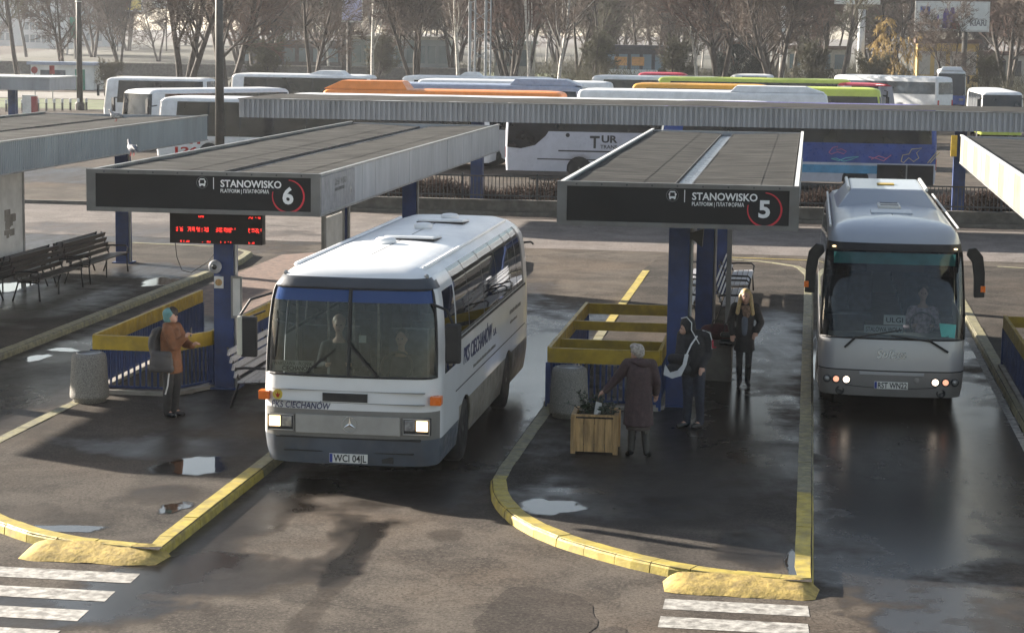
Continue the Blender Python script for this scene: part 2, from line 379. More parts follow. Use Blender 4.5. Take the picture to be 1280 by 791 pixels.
_txt = {}
FRONT = Matrix(((1, 0, 0), (0, 0, -1), (0, 1, 0))).to_4x4()      # reads facing -y
RIGHT = Matrix(((0, 0, 1), (1, 0, 0), (0, 1, 0))).to_4x4()       # reads facing +x
def text_mesh(s, size, m, bold=0.0, width=None, ext=0.002, shear=0.0):
    cu = bpy.data.curves.new('lettering', 'FONT'); cu.body = s; cu.size = size; cu.offset = bold; cu.extrude = ext; cu.resolution_u = 3
    cu.align_x = 'LEFT'; cu.shear = shear
    o = bpy.data.objects.new('lettering', cu); col.objects.link(o)
    dg = bpy.context.evaluated_depsgraph_get()
    me = bpy.data.meshes.new_from_object(o.evaluated_get(dg)); bpy.data.objects.remove(o); bpy.data.curves.remove(cu)
    me.materials.clear(); me.materials.append(MATS[m])
    n = len(me.vertices)
    if n and width:
        a = np.empty(n * 3); me.vertices.foreach_get('co', a); a = a.reshape(-1, 3)
        w = a[:, 0].max() - a[:, 0].min(); a[:, 0] = (a[:, 0] - a[:, 0].min()) * (width / max(w, 1e-6)); me.vertices.foreach_set('co', a.ravel())
    return me
def text(name, s, size, m, parent, at, face=FRONT, bold=0.0, width=None, shear=0.0, tilt=0.0):
    me = text_mesh(s, size, m, bold, width, shear=shear)
    o = link(name, me, parent)
    o.matrix_local = Matrix.Translation(at) @ face @ Matrix.Rotation(tilt, 4, 'Z')
    return o

def np_mesh(name, verts, quads, m, smooth=False):
    me = bpy.data.meshes.new(name)
    nv, nq = len(verts), len(quads)
    me.vertices.add(nv); me.vertices.foreach_set('co', np.asarray(verts, np.float32).ravel())
    me.loops.add(nq * 4); me.loops.foreach_set('vertex_index', np.asarray(quads, np.int32).ravel())
    me.polygons.add(nq); me.polygons.foreach_set('loop_start', np.arange(0, nq * 4, 4, dtype=np.int32))
    me.update(calc_edges=True); me.materials.append(MATS[m])
    if smooth: me.polygons.foreach_set('use_smooth', [True] * nq)
    return me
def prisms(P, Q, r0, r1, n=3):
    """many tapered sticks at once -> verts, quads"""
    P, Q = np.asarray(P, float), np.asarray(Q, float); r0 = np.asarray(r0, float)[:, None]; r1 = np.asarray(r1, float)[:, None]
    d = Q - P; d /= np.maximum(np.linalg.norm(d, axis=1, keepdims=True), 1e-9)
    ref = np.where(np.abs(d[:, 2:3]) > 0.9, np.array([[1.0, 0, 0]]), np.array([[0, 0, 1.0]]))
    u = np.cross(d, ref); u /= np.linalg.norm(u, axis=1, keepdims=True); w = np.cross(d, u)
    rings = []
    for c, r in ((P, r0), (Q, r1)):
        for j in range(n):
            t = 2 * math.pi * j / n
            rings.append(c + r * (u * math.cos(t) + w * math.sin(t)))
    V = np.stack(rings, 1).reshape(-1, 3)
    base = np.arange(len(P))[:, None] * 2 * n
    q = []
    for j in range(n):
        k = (j + 1) % n
        q.append(np.stack([base[:, 0] + j, base[:, 0] + k, base[:, 0] + n + k, base[:, 0] + n + j], 1))
    return V, np.concatenate(q, 0)

# soft bodies: capsules and balls fused into one continuous skin
def blob(name, segs, balls, m, parent, voxel=0.014, smooth=6, dents=()):
    mb = MB()
    for sg in segs:
        a, ra, b, rb = sg[:4]
        a, b = Vector(a), Vector(b); k = 4
        mb.tube([a.lerp(b, i / k) for i in range(k + 1)], [ra + (rb - ra) * i / k for i in range(k + 1)], 10)
        if len(sg) == 4: mb.ball(a, ra, 10, 6); mb.ball(b, rb, 10, 6)          # a fifth entry leaves the ends flat
    for c, r in balls: mb.ball(c, r, 14, 9)
    me = mb.mesh(name, m)
    o = bpy.data.objects.new(name, me); col.objects.link(o)
    md = o.modifiers.new('r', 'REMESH'); md.mode = 'VOXEL'; md.voxel_size = voxel
    ms = o.modifiers.new('s', 'SMOOTH'); ms.factor = 0.5; ms.iterations = smooth
    dg = bpy.context.evaluated_depsgraph_get()
    me2 = bpy.data.meshes.new_from_object(o.evaluated_get(dg)); bpy.data.objects.remove(o); bpy.data.meshes.remove(me)
    me2.name = name; me2.polygons.foreach_set('use_smooth', [True] * len(me2.polygons))
    if not me2.materials: me2.materials.append(MATS[m])
    return link(name, me2, parent)
# ------------------------------------------------------------------ ground, islands, kerbs
KZ = 0.12
HOLES = [(-11.62, -10.12, 33.3, 39.2), (-3.98, -2.42, 33.65, 39.2), (3.85, 5.4, 33.65, 39.2)]
def holed_sheet(x0, x1, y0, y1, z, holes):
    xs = sorted({x0, x1, *[h[0] for h in holes], *[h[1] for h in holes]}); ys = sorted({y0, y1, *[h[2] for h in holes], *[h[3] for h in holes]})
    mb = MB()
    for a, b in zip(xs, xs[1:]):
        for c, d in zip(ys, ys[1:]):
            mx, my = (a + b) / 2, (c + d) / 2
            if any(h[0] < mx < h[1] and h[2] < my < h[3] for h in holes): continue
            mb.add([(a, c, z), (b, c, z), (b, d, z), (a, d, z)], [(0, 1, 2, 3)])
    return mb
structure('ground', holed_sheet(-3000, 3000, -60, 5200, 0.0, HOLES), 'road', label='worn damp asphalt of the bus bays and forecourt')

def island(xl, xr, yf, yb, hole, front, label, mats):
    """front: outline points of the front from the left side round to the right side"""
    pts_l, cut = front, 33.0
    mb = MB()
    poly = [(xl, cut)] + front + [(xr, cut)]
    mb.add([(x, y, KZ) for x, y in poly], [tuple(range(len(poly)))])
    hs = [hole] if hole else []
    sh = holed_sheet(xl, xr, cut, yb - 3.5, KZ, hs); mb.add(sh.v, sh.f)
    back = [(xl, yb - 3.5), (xr, yb - 3.5), (xr - 0.25, yb - 1.5), (xr - 1.2, yb - 0.4), (xl + 1.6, yb), (xl + 0.2, yb)]
    mb.add([(x, y, KZ) for x, y in back], [tuple(range(len(back)))])
    if hole:                                   # stair shaft
        x0, x1, y0, y1 = hole; zb = -2.6
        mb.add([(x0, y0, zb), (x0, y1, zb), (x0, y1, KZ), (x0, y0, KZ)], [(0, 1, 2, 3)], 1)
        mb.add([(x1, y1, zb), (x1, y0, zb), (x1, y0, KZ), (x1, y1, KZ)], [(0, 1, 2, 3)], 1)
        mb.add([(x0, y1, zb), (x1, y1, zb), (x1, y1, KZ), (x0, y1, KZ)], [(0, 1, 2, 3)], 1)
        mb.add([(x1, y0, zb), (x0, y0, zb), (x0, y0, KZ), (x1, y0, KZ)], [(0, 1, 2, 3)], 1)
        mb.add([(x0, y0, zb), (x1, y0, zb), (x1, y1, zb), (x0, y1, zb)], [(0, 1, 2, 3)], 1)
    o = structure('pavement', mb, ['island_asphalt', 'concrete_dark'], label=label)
    if hole:
        x0, x1, y0, y1 = hole
        for i in range(15):
            st = B(x0 + 0.003, x1 - 0.003, y1 - 0.003 - (i + 1) * 0.3, y1 - 0.003 - i * 0.3, -2.59, KZ - 0.165 * (i + 1))
            obj('step', st, 'concrete', o)
    # kerb stones along the outline
    out = [(xl, yb - 3.5), (xl, cut)] + front + [(xr, cut), (xr, yb - 3.5), (xr - 0.25, yb - 1.5), (xr - 1.2, yb - 0.4), (xl + 1.6, yb)]
    P = [Vector((x, y, 0)) for x, y in out]
    # resample
    dense = []
    for a, b in zip(P, P[1:]):
        k = max(1, int((b - a).length / 0.05))
        dense += [a.lerp(b, i / k) for i in range(k)]
    dense.append(P[-1])
    acc, start, seq = 0.0, 0, []
    for i in range(1, len(dense)):
        acc += (dense[i] - dense[i - 1]).length
        m = dense[i]
        step = 0.5 if (m.y < 29 and xl < m.x < xr - 0.05) else 1.0
        if acc >= step or i == len(dense) - 1:
            seq.append((dense[start], dense[(start + i) // 2], dense[i])); start = i; acc = 0.0
    n = 0
    for a, mm, b in seq:
        def nrm(p, q):
            d = (q - p).normalized(); return Vector((-d.y, d.x, 0))      # inward
        n0, n1, n2 = nrm(a, mm), nrm(a, b), nrm(mm, b)
        g = (b - a).normalized() * 0.006
        jz = random.uniform(-0.004, 0.006); jw = 0.2
        sec = []
        for p, nn in ((a + g, n0), (mm, n1), (b - g, n2)):
            q = p + Vector((random.uniform(-.004, .004), random.uniform(-.004, .004), 0))
            sec.append([q - nn * 0.025 + Vector((0, 0, -0.03)), q - nn * 0.012 + Vector((0, 0, KZ - 0.03 + jz)), q + nn * 0.02 + Vector((0, 0, KZ + 0.008 + jz)), q + nn * jw + Vector((0, 0, KZ + 0.008 + jz)), q + nn * jw + Vector((0, 0, -0.03))])
        mb = MB(); vs = [p for s_ in sec for p in s_]
        fs = [(0, 1, 2, 3, 4), (14, 13, 12, 11, 10)]
        for k in range(2):
            for j in range(5): fs.append((k * 5 + j, (k + 1) * 5 + j, (k + 1) * 5 + (j + 1) % 5, k * 5 + (j + 1) % 5))
        mb.add(vs, fs)
        sunlit_kerb = mm.y < 28.2 or (mm.y > 44 and abs(mm.x + 4.2) < 0.1)  # bright tone for sunlit stones, the dull one where shade falls
        obj('kerb_stone', mb, 'kerb_yellow' if sunlit_kerb else 'kerb_worn_shaded', o); n += 1
    return o

# the island of stand five (its front is a long curve), of stand six, and the two beside them
F5 = [(-4.2, 28.4), (-4.17, 27.7), (-4.04, 26.95), (-3.86, 26.3), (-3.58, 25.62), (-3.22, 25.02), (-2.82, 24.53), (-2.36, 24.1), (-1.9, 23.74), (-1.4, 23.42), (-0.8, 23.2), (0.19, 23.06)]
isl5 = island(-4.2, 0.19, 23, 57.2, HOLES[1], F5, 'wet asphalt island with a curved yellow kerb, under the stand five roof', 'mix')
F6 = [(-11.85, 28.4), (-11.8, 27.6), (-11.6, 26.7), (-11.3, 25.9), (-10.9, 25.2), (-10.4, 24.6), (-9.8, 24.02), (-9.2, 23.55), (-8.6, 23.25), (-7.42, 23.05)]
isl6 = island(-11.85, -7.42, 23, 57.5, HOLES[0], F6, 'asphalt island with puddles and yellow kerb under the stand six roof', 'mix')
F7 = [(-20.6, 28.4), (-20.2, 27.0), (-18.6, 25.6), (-17.4, 24.2), (-16.4, 23.4), (-14.85, 23.05)]
isl7 = island(-20.6, -14.85, 23, 57.0, None, F7, 'asphalt island with slatted benches and a timetable board', 'mix')
F4 = [(3.55, 28.4), (3.6, 27.4), (3.9, 26.2), (4.6, 25), (5.6, 24), (6.6, 23.4), (7.9, 23.05)]
isl4 = island(3.55, 7.9, 23, 57.2, HOLES[2], F4, 'asphalt island under the cream panelled roof', 'mix')

# mounds of yellow painted cement in front of two kerbs
def ramp_mound(x0, x1, y0, dep, label):
    mb = MB(); nx, ny = 22, 6
    for i in range(nx + 1):
        for j in range(ny + 1):
            u, v = i / nx, j / ny
            e = min(1, min(u, 1 - u) * 9) ** 0.6
            x = x0 + (x1 - x0) * u + (0.1 * (1 - v) * (0.5 - u)); y = y0 - dep * (1 - v) * (0.86 + 0.14 * e) + 0.05 * mnoise.noise(Vector((x * 3, 0, 7)))
            z = (0.13 * (v ** 0.7) + 0.012 * mnoise.noise(Vector((x * 6, y * 6, 3)))) * e + 0.004
            mb.v.append((x, y, z))
    for i in range(nx):
        for j in range(ny):
            a = i * (ny + 1) + j; mb.f.append((a, a + ny + 1, a + ny + 2, a + 1)); mb.m.append(0)
    return tag(obj('cement_ramp', mb, 'kerb_cement', None, True), label, 'ramp', 'cement ramps at the crossing')
ramp_mound(-1.5, 0.28, 23.2, 0.5, 'rough yellow cement ramp against the kerb of the stand five island')
ramp_mound(-9.1, -7.33, 23.24, 0.52, 'rough yellow cement ramp against the kerb of the stand six island')

# zebra bars
for (xa, xb, ya, n, st) in ((-10.4, -7.45, 22.4, 4, 0.78), (-1.42, 0.13, 22.48, 3, 0.71), (-17.5, -15.0, 22.4, 4, 0.78)):
    for k in range(n):
        y1 = ya - k * st; sh = -0.1 * k if xa < -5 else 0
        mb = MB().add([(xa + 0.0, y1 - 0.42, 0.004), (xb + 0.04 + sh * 0.3, y1 - 0.42, 0.004), (xb + 0.02 + sh * 0.3, y1, 0.004), (xa, y1, 0.004)], [(0, 1, 2, 3)])
        structure('crosswalk_bar', mb, 'lane_paint', label='white painted bar of the pedestrian crossing')
# a faint stop line right of the silver coach and painted line beyond the islands
structure('lane_line', MB().add([(3.38, 29, .004), (3.5, 29, .004), (3.5, 44, .004), (3.38, 44, .004)], [(0, 1, 2, 3)]), 'lane_paint', label='worn pale line painted along the bay')
structure('lane_line', MB().add([(-2.6, 58.6, .01), (9, 57.8, .01), (9, 57.92, .01), (-2.6, 58.72, .01)], [(0, 1, 2, 3)]), 'kerb_yellow', label='thin yellow line painted across the asphalt beyond the islands')
structure('forecourt', MB().add([(-60, 60.2, .006), (60, 58.9, .006), (60, 70.1, .006), (-60, 70.1, .006)], [(0, 1, 2, 3)]), 'forecourt', label='paler dry asphalt of the cross lane behind the islands')
# a patch of brown pavers between the islands
structure('paving', MB().add([(-14.4, 43.5, .005), (-12.2, 43.5, .005), (-12.2, 58.5, .005), (-14.4, 56, .005)], [(0, 1, 2, 3)]), 'pavers', label='patch of reddish brown pavers beside the stand six island')

def mend(px, py, wpx, hpx, seed, label):
    c = G(px, py); ax = abs(c.x - G(px - wpx / 2, py).x); ay = abs(c.y - G(px, py - hpx / 2).y); r2 = random.Random(seed); ph = [r2.uniform(0, 6.28) for _ in range(3)]
    pts = []
    for i in range(40):
        a = 2 * math.pi * i / 40; k = 1 + .08 * math.sin(3 * a + ph[0]) + .06 * math.sin(5 * a + ph[1]) + .03 * math.sin(11 * a + ph[2]); pts.append((c.x + ax * k * math.cos(a), c.y + ay * k * math.sin(a), .005))
    structure('asphalt_mend', MB().add(pts, [tuple(range(40))]), 'asphalt_patch', label=label)
mend(668, 772, 150, 76, 3, 'rounded darker mend in the asphalt between the two islands')
mend(768, 789, 34, 12, 5, 'small dark mend in the asphalt near the crossing')
# puddles: thin water sheets in the hollows
def puddle(cx, cy, ax, ay, z, seed, label):
    r2 = random.Random(seed); n = 44; ph = [r2.uniform(0, 6.28) for _ in range(5)]
    def pt(t, s):
        k = 1 + 0.16 * math.sin(2 * t + ph[0]) + 0.12 * math.sin(3 * t + ph[1]) + 0.07 * math.sin(5 * t + ph[2]) + 0.05 * math.sin(9 * t + ph[3])
        return (cx + ax * k * s * math.cos(t), cy + ay * k * s * math.sin(t), z)
    mb = MB(); rings = (1.12, 0.92, 0.72, 0.45)
    for q in rings: mb.v += [pt(2 * math.pi * i / n, q) for i in range(n)]
    mb.v.append((cx, cy, z))
    for k in range(3):
        for i in range(n): mb.f.append((k * n + i, k * n + (i + 1) % n, (k + 1) * n + (i + 1) % n, (k + 1) * n + i)); mb.m.append(0)
    for i in range(n): mb.f.append((3 * n + i, 3 * n + (i + 1) % n, 4 * n)); mb.m.append(0)
    o = structure('puddle', mb, 'puddle_water', label=label)
    at = o.data.attributes.new('depth', 'FLOAT', 'POINT'); at.data.foreach_set('value', [v for v in (0.0, 0.35, 0.75, 1.0) for _ in range(n)] + [1.0])
def pud_px(px, py, wpx, hpx, z, seed, label):
    c = G(px, py, z); l = G(px - wpx / 2, py, z); t = G(px, py - hpx / 2, z)
    puddle(c.x, c.y, abs(c.x - l.x), abs(t.y - c.y), z, seed, label)
IZ = KZ + 0.004
pud_px(85, 660, 92, 11, IZ, 1, 'flat pale puddle behind the yellow cement ramp of the stand six island')
pud_px(218, 634, 40, 17, IZ, 2, 'small round puddle near the kerb of the stand six island')
pud_px(240, 582, 88, 30, IZ, 3, 'large puddle mirroring the sky on the stand six island')
pud_px(688, 633, 82, 24, IZ, 4, 'bright round puddle inside the curved kerb of the stand five island')
pud_px(990, 703, 22, 34, IZ, 5, 'narrow puddle against the straight kerb of the stand five island')
pud_px(46, 447, 34, 9, .004, 6, 'small bright puddle on the road beside the bench island')
pud_px(80, 437, 40, 6, .004, 16, 'streak of water on the road beside the bench island')
pud_px(200, 352, 44, 14, IZ, 7, 'shallow puddle beside the slatted benches')
pud_px(250, 312, 70, 16, .004, 8, 'wide shallow puddle beyond the bench island')
pud_px(15, 358, 50, 14, IZ, 17, 'puddle in front of the timetable board')
pud_px(90, 180, 60, 9, .004, 18, 'long shallow puddle on the far road')
pud_px(1020, 450, 12, 60, .004, 9, 'long puddle in the gutter beside the silver coach')
pud_px(1232, 396, 30, 9, .004, 10, 'small puddle on the road past the silver coach')
# ------------------------------------------------------------------ platform roofs
ZB, ZT = 3.3, 3.95
def zigzag(p, q, z0, z1, nrm, pitch=0.1, dep=0.016):
    p, q, nrm = Vector(p), Vector(q), Vector(nrm); L = (q - p).length; d = (q - p) / L
    mb = MB(); n = int(L / pitch)
    row = []
    for i in range(n):
        for f, o in ((0.0, 0), (0.42, 0), (0.5, dep), (0.92, dep)):
            row.append(p + d * ((i + f) * L / n) + nrm * o)
    row.append(q)
    for r in row: mb.v += [(r.x, r.y, z0), (r.x, r.y, z1)]
    for i in range(len(row) - 1): mb.f.append((2 * i, 2 * i + 2, 2 * i + 3, 2 * i + 1)); mb.m.append(0)
    return mb
def ring_arc(cx, cz, r, w, a0, a1, y, n=48):
    mb = MB()
    for i in range(n + 1):
        a = a0 + (a1 - a0) * i / n; ww = w * (0.45 + 0.55 * math.sin(math.pi * i / n))
        for rr in (r - ww / 2, r + ww / 2): mb.v.append((cx + rr * math.cos(a), y, cz + rr * math.sin(a)))
    for i in range(n): mb.f.append((2 * i, 2 * i + 1, 2 * i + 3, 2 * i + 2)); mb.m.append(0)
    return mb
def stand_sign(par, xr, y, digit):
    """lettering and pictogram, measured from the right end of the board (local x)"""
    z = ZT
    text('lettering', 'STANOWISKO', 0.158, 'print_white', par, (xr - 1.57, y, z - 0.235), bold=0.0035, width=0.99)
    text('lettering', 'PLATFORM | ПЛАТФОРМА', 0.082, 'print_white', par, (xr - 1.57, y, z - 0.325), bold=0.001, width=0.79)
    text('number', digit, 0.36, 'print_white', par, (xr - 0.56, y, z - 0.475), bold=0.011, width=0.175)
    obj('number_ring', ring_arc(xr - 0.47, z - 0.36, 0.255, 0.03, math.radians(88), math.radians(-195), y), 'print_red', par)
    obj('divider', B(xr - 1.69, xr - 1.678, y - 0.002, y, z - 0.275, z - 0.09), 'print_white', par)
    ic = MB(); cx, cz = xr - 1.87, z - 0.175
    ic.prism([(cx - .05, cz - .045), (cx + .05, cz - .045), (cx + .052, cz - .015), (cx - .052, cz - .015)], y - .002, y, 'xz')
    ic.prism([(cx - .052, cz - .013), (cx - .038, cz - .013), (cx - .034, cz + .05), (cx - .044, cz + .055)], y - .002, y, 'xz')
    ic.prism([(cx + .038, cz - .013), (cx + .052, cz - .013), (cx + .044, cz + .055), (cx + .034, cz + .05)], y - .002, y, 'xz')
    ic.prism([(cx - .044, cz + .045), (cx + .044, cz + .045), (cx + .034, cz + .064), (cx - .034, cz + .064)], y - .002, y, 'xz')
    for s in (-1, 1): ic.prism([(cx + s * .05 - .008, cz + .0), (cx + s * .05 + .012, cz + .0), (cx + s * .05 + .012, cz + .03), (cx + s * .05 - .008, cz + .03)], y - .002, y, 'xz')
    for s in (-1, 1): ic.prism([(cx + s * .033 - .012, cz - .06), (cx + s * .033 + .012, cz - .06), (cx + s * .033 + .012, cz - .045), (cx + s * .033 - .012, cz - .045)], y - .002, y, 'xz')
    obj('bus_pictogram', ic, 'print_white', par)
    obj('pictogram_ring', ring_arc(cx, cz, 0.092, 0.006, 0, 2 * math.pi, y, 30), 'print_grey', par)

def pillar_part(par, x, y, top=ZB, z0=KZ):
    mb = MB()
    mb.box(x - .17, x + .17, y - .15, y - .125, z0, top); mb.box(x - .17, x + .17, y + .125, y + .15, z0, top)
    mb.box(x - .15, x + .15, y - .125, y + .125, z0, top)
    mb.box(x - .25, x + .25, y - .23, y + .23, z0, z0 + 0.03)
    p = obj('pillar', mb, 'blue_steel', par)
    obj('drain_pipe', MB().tube([(x + .2, y - .1, z0), (x + .2, y - .1, top)], 0.032, 8), 'aluminium', p)
    return p

def canopy(xl, xr, y0, y1, label, left, right, digit=None, pillars=(), sidemat='fascia_grey'):
    t = thing('platform_canopy', label, 'canopy', (0, 0, 0), group='roofs over the platforms')
    xc = (xl + xr) / 2
    # felt sheets, laid in long strips that fall to the gutter
    nst = 3
    for side in (0, 1):
        a0, a1 = (xl + 0.06, xc - 0.13) if side == 0 else (xc + 0.13, xr - 0.06)
        for k in range(nst):
            u0, u1 = k / nst, (k + 1) / nst
            xa, xb = a0 + (a1 - a0) * u0, a0 + (a1 - a0) * u1 + (0.03 if k < nst - 1 else 0)
            zf = lambda x: ZT - 0.05 - 0.06 * (1 - abs(x - xc) / (xr - xc)) + 0.004 * (k % 2)
            mb = MB(); ny = 24
            for j in range(ny + 1):
                y = y0 + 0.05 + (y1 - y0 - 0.1) * j / ny
                for x in (xa, xb): mb.v.append((x, y, zf(x) + 0.012 * mnoise.noise(Vector((x * 2, y * 0.8, 1)))))
            for j in range(ny): mb.f.append((2 * j, 2 * j + 1, 2 * j + 3, 2 * j + 2)); mb.m.append(0)
            obj('roofing_felt', mb, 'roof_felt', t)
    obj('gutter', MB().box(xc - 0.13, xc + 0.13, y0 + 0.05, y1 - 0.05, ZT - 0.2, ZT - 0.15), 'gutter_metal', t)
    obj('gutter_side', MB().box(xc - 0.145, xc - 0.128, y0 + 0.05, y1 - 0.05, ZT - 0.2, ZT - 0.1).box(xc + 0.128, xc + 0.145, y0 + 0.05, y1 - 0.05, ZT - 0.2, ZT - 0.1), 'felt_seam', t)
    obj('soffit', B(xl + 0.05, xr - 0.05, y0 + 0.06, y1 - 0.06, ZB + 0.02, ZB + 0.06), 'fascia_grey', t)
    for s, x, kind in ((-1, xl, left), (1, xr, right)):
        if kind == 'panel':
            n = 18; w = (y1 - y0 - 0.1) / n
            for k in range(n):
                ya = y0 + 0.05 + k * w; dx = random.uniform(0, 0.006)
                xa, xb = (x - 0.012 - dx, x + 0.012) if s < 0 else (x - 0.012, x + 0.012 + dx)
                obj('fascia_panel', B(xa, xb, ya + 0.004, ya + w - 0.004, ZB, ZT - 0.03), sidemat + '_pale' if sidemat == 'fascia_cream' and k % 3 != 1 else sidemat, t)
        else:
            obj('fascia', zigzag((x, y0 + 0.05, 0), (x, y1 - 0.05, 0), ZB, ZT - 0.03, (s, 0, 0)), sidemat, t)
        obj('edge_trim', B(x - 0.032, x + 0.032, y0 + 0.02, y1 - 0.02, ZT - 0.035, ZT - 0.005), 'trim_white' if x > -5 else 'aluminium', t)
        obj('lower_trim', B(x - 0.03, x + 0.03, y0 + 0.02, y1 - 0.02, ZB - 0.03, ZB), 'aluminium', t)
    obj('end_board', B(xl + 0.03, xr - 0.03, y1 - 0.05, y1 - 0.01, ZB, ZT - 0.04), 'fascia_grey', t)
    # front board
    fr = MB(); fw = 0.07
    fr.box(xl - 0.05, xr + 0.05, y0 - 0.06, y0 + 0.02, ZT - fw + 0.005, ZT + 0.005); fr.box(xl - 0.05, xr + 0.05, y0 - 0.06, y0 + 0.02, ZB - 0.02, ZB + fw - 0.02)
    fr.box(xl - 0.05, xl + 0.1, y0 - 0.058, y0 + 0.018, ZB + fw - 0.02, ZT - fw + 0.005); fr.box(xr - 0.1, xr + 0.05, y0 - 0.058, y0 + 0.018, ZB + fw - 0.02, ZT - fw + 0.005)
    f = obj('sign_frame', fr, 'sign_frame', t)
    nail = MB()
    for k in range(9):
        x = xl + 0.25 + k * (xr - xl - 0.5) / 8; nail.box(x - .012, x + .012, y0 - .066, y0 - .06, ZT - .045, ZT - .02)
    obj('frame_screws', nail, 'dark_metal', f)
    b = obj('sign_board', B(xl + 0.1, xr - 0.1, y0 - 0.04, y0 + 0.01, ZB + 0.04, ZT - 0.06), 'sign_black', t)
    if digit: stand_sign(b, xr, y0 - 0.043, digit)
    for (x, y) in pillars: pillar_part(t, x, y)
    return t

c5 = canopy(-3.76, -0.17, 31.75, 50.6, 'flat platform roof with a black board reading stand five', 'zig', 'zig', '5', [(-2.05, 34.05), (-2.0, 41.85), (-1.98, 49.4)])
c6 = canopy(-11.38, -7.65, 32.02, 51.3, 'flat platform roof with a black board reading stand six', 'zig', 'panel', '6', [(-9.74, 34.08), (-9.6, 42.2), (-9.55, 49.6)])
c7 = canopy(-20.2, -15.75, 32.0, 53.4, 'flat platform roof with ribbed blue-grey side above the slatted benches', 'zig', 'zig', '7', [(-17.6, 34.0), (-17.6, 42.2), (-17.6, 52.0)], 'fascia_blue')
c4 = canopy(3.57, 7.25, 31.8, 50.5, 'flat platform roof with sunlit cream panels along its side', 'panel', 'zig', '4', [(5.4, 34.0), (5.4, 42.2), (5.4, 49.4)], 'fascia_cream')
c8 = canopy(-28.6, -24.1, 32.0, 53.4, 'unseen flat ribbed platform roof added past the bench island for its shadow', 'zig', 'zig', '8', [(-26.3, 34.0), (-26.3, 42.2), (-26.3, 52.0)], 'fascia_blue')  # out of view, added to cast shade on the bench island
# faded return board on the side of the stand six roof
rb = obj('return_board', B(-7.64, -7.6, 32.06, 34.5, ZB + 0.03, ZT - 0.05), 'print_grey', c6)
for s, z, h, w in (('STANOWISKO', ZT - 0.25, 0.16, 0.9), ('PLATFORM | ПЛАТФОРМА', ZT - 0.34, 0.08, 0.7), ('6', ZT - 0.48, 0.34, 0.17)):
    text('lettering', s, h, 'aluminium', rb, (-7.598, 33.0 if w > 0.5 else 34.1, z), RIGHT, width=w)
# yellow end plate at the far corner of the cream roof
obj('end_plate', B(3.34, 3.48, 50.55, 50.62, 3.42, 3.92), 'rail_yellow', c4)

# the long roof beyond the bays
lt = thing('cross_canopy', 'long flat ribbed metal roof running across behind the platforms', 'canopy')
LY0, LY1, LX0, LX1 = 67.2, 72.6, -18.7, 34.0
obj('fascia', zigzag((LX0, LY0, 0), (LX1, LY0, 0), ZB, ZT - 0.06, (0, -1, 0), 0.17, 0.06), 'fascia_grey', lt)
obj('end_fascia', zigzag((LX0, LY1, 0), (LX0, LY0, 0), ZB, ZT - 0.06, (-1, 0, 0), 0.15, 0.03), 'fascia_grey', lt)
obj('edge_trim', B(LX0 - .05, LX1, LY0 - .07, LY0 + .03, ZT - 0.06, ZT - 0.02), 'aluminium', lt)
obj('soffit', B(LX0 + .02, LX1, LY0 + .02, LY1, ZB + 0.01, ZB + 0.05), 'fascia_grey', lt)
mb = MB(); nx = 110
for i in range(nx + 1):
    x = LX0 + (LX1 - LX0) * i / nx
    for y in (LY0, (LY0 + LY1) / 2, LY1): mb.v.append((x, y, ZT - 0.015 + 0.03 * mnoise.noise(Vector((x * 0.9, y, 0)))))
for i in range(nx):
    for j in range(2): mb.f.append((3 * i + j, 3 * i + 3 + j, 3 * i + 4 + j, 3 * i + 1 + j)); mb.m.append(0)
obj('roofing_felt', mb, 'roof_felt', lt)
for x in (-11.36, 5.0, 21.4):
    mb = MB().box(x - .2, x + .2, 71.0, 71.4, 0, ZB + 0.02); obj('pillar', mb, 'blue_steel', lt)

# low wall and railing behind
wl = thing('boundary_fence', 'dark metal railing on a low concrete wall behind the bays', 'fence')
obj('low_wall', B(-17.2, 36, 70.55, 70.85, 0, 0.42), 'concrete_dark', wl)
obj('coping', B(-17.25, 36.05, 70.5, 70.9, 0.422, 0.5), 'concrete_dark', wl)
x = -17.0; bars = MB()
while x < 36:
    bars.box(x - .012, x + .012, 70.69, 70.71, 0.5, 1.32); x += 0.13
obj('railing_infill', bars, 'fence_metal', wl, kind='stuff')
for z in (0.62, 1.28): obj('rail', B(-17.1, 36, 70.675, 70.688, z, z + 0.05), 'fence_metal', wl)
x = -17.0
while x < 36: obj('post', B(x - .035, x + .035, 70.72, 70.79, 0.5, 1.4), 'fence_metal', wl); x += 2.6
n = 30000
hx = rng.uniform(-17, 36, n); P = np.stack([hx, rng.uniform(71.8, 73.2, n), rng.uniform(0, .75, n) * (1 + .25 * np.sin(hx * 1.3))], 1); D = rng.normal(size=(n, 3)); D[:, 2] = np.abs(D[:, 2]) + .2; D /= np.linalg.norm(D, axis=1, keepdims=True)
mat('hedge_twig', (0.045, 0.026, 0.02), 0.9, var=0.5, scale=1.2)
hg = link('hedge', np_mesh('hedge', *prisms(P, P + D * .32, np.full(n, .02), np.full(n, .008), 3), 'hedge_twig'), kind='stuff'); hg['label'] = 'dark reddish leafless hedge behind the low wall'
structure('kerb', B(-40, 40, 70.1, 70.3, 0, 0.13), 'concrete_dark', label='long kerb in front of the low wall')

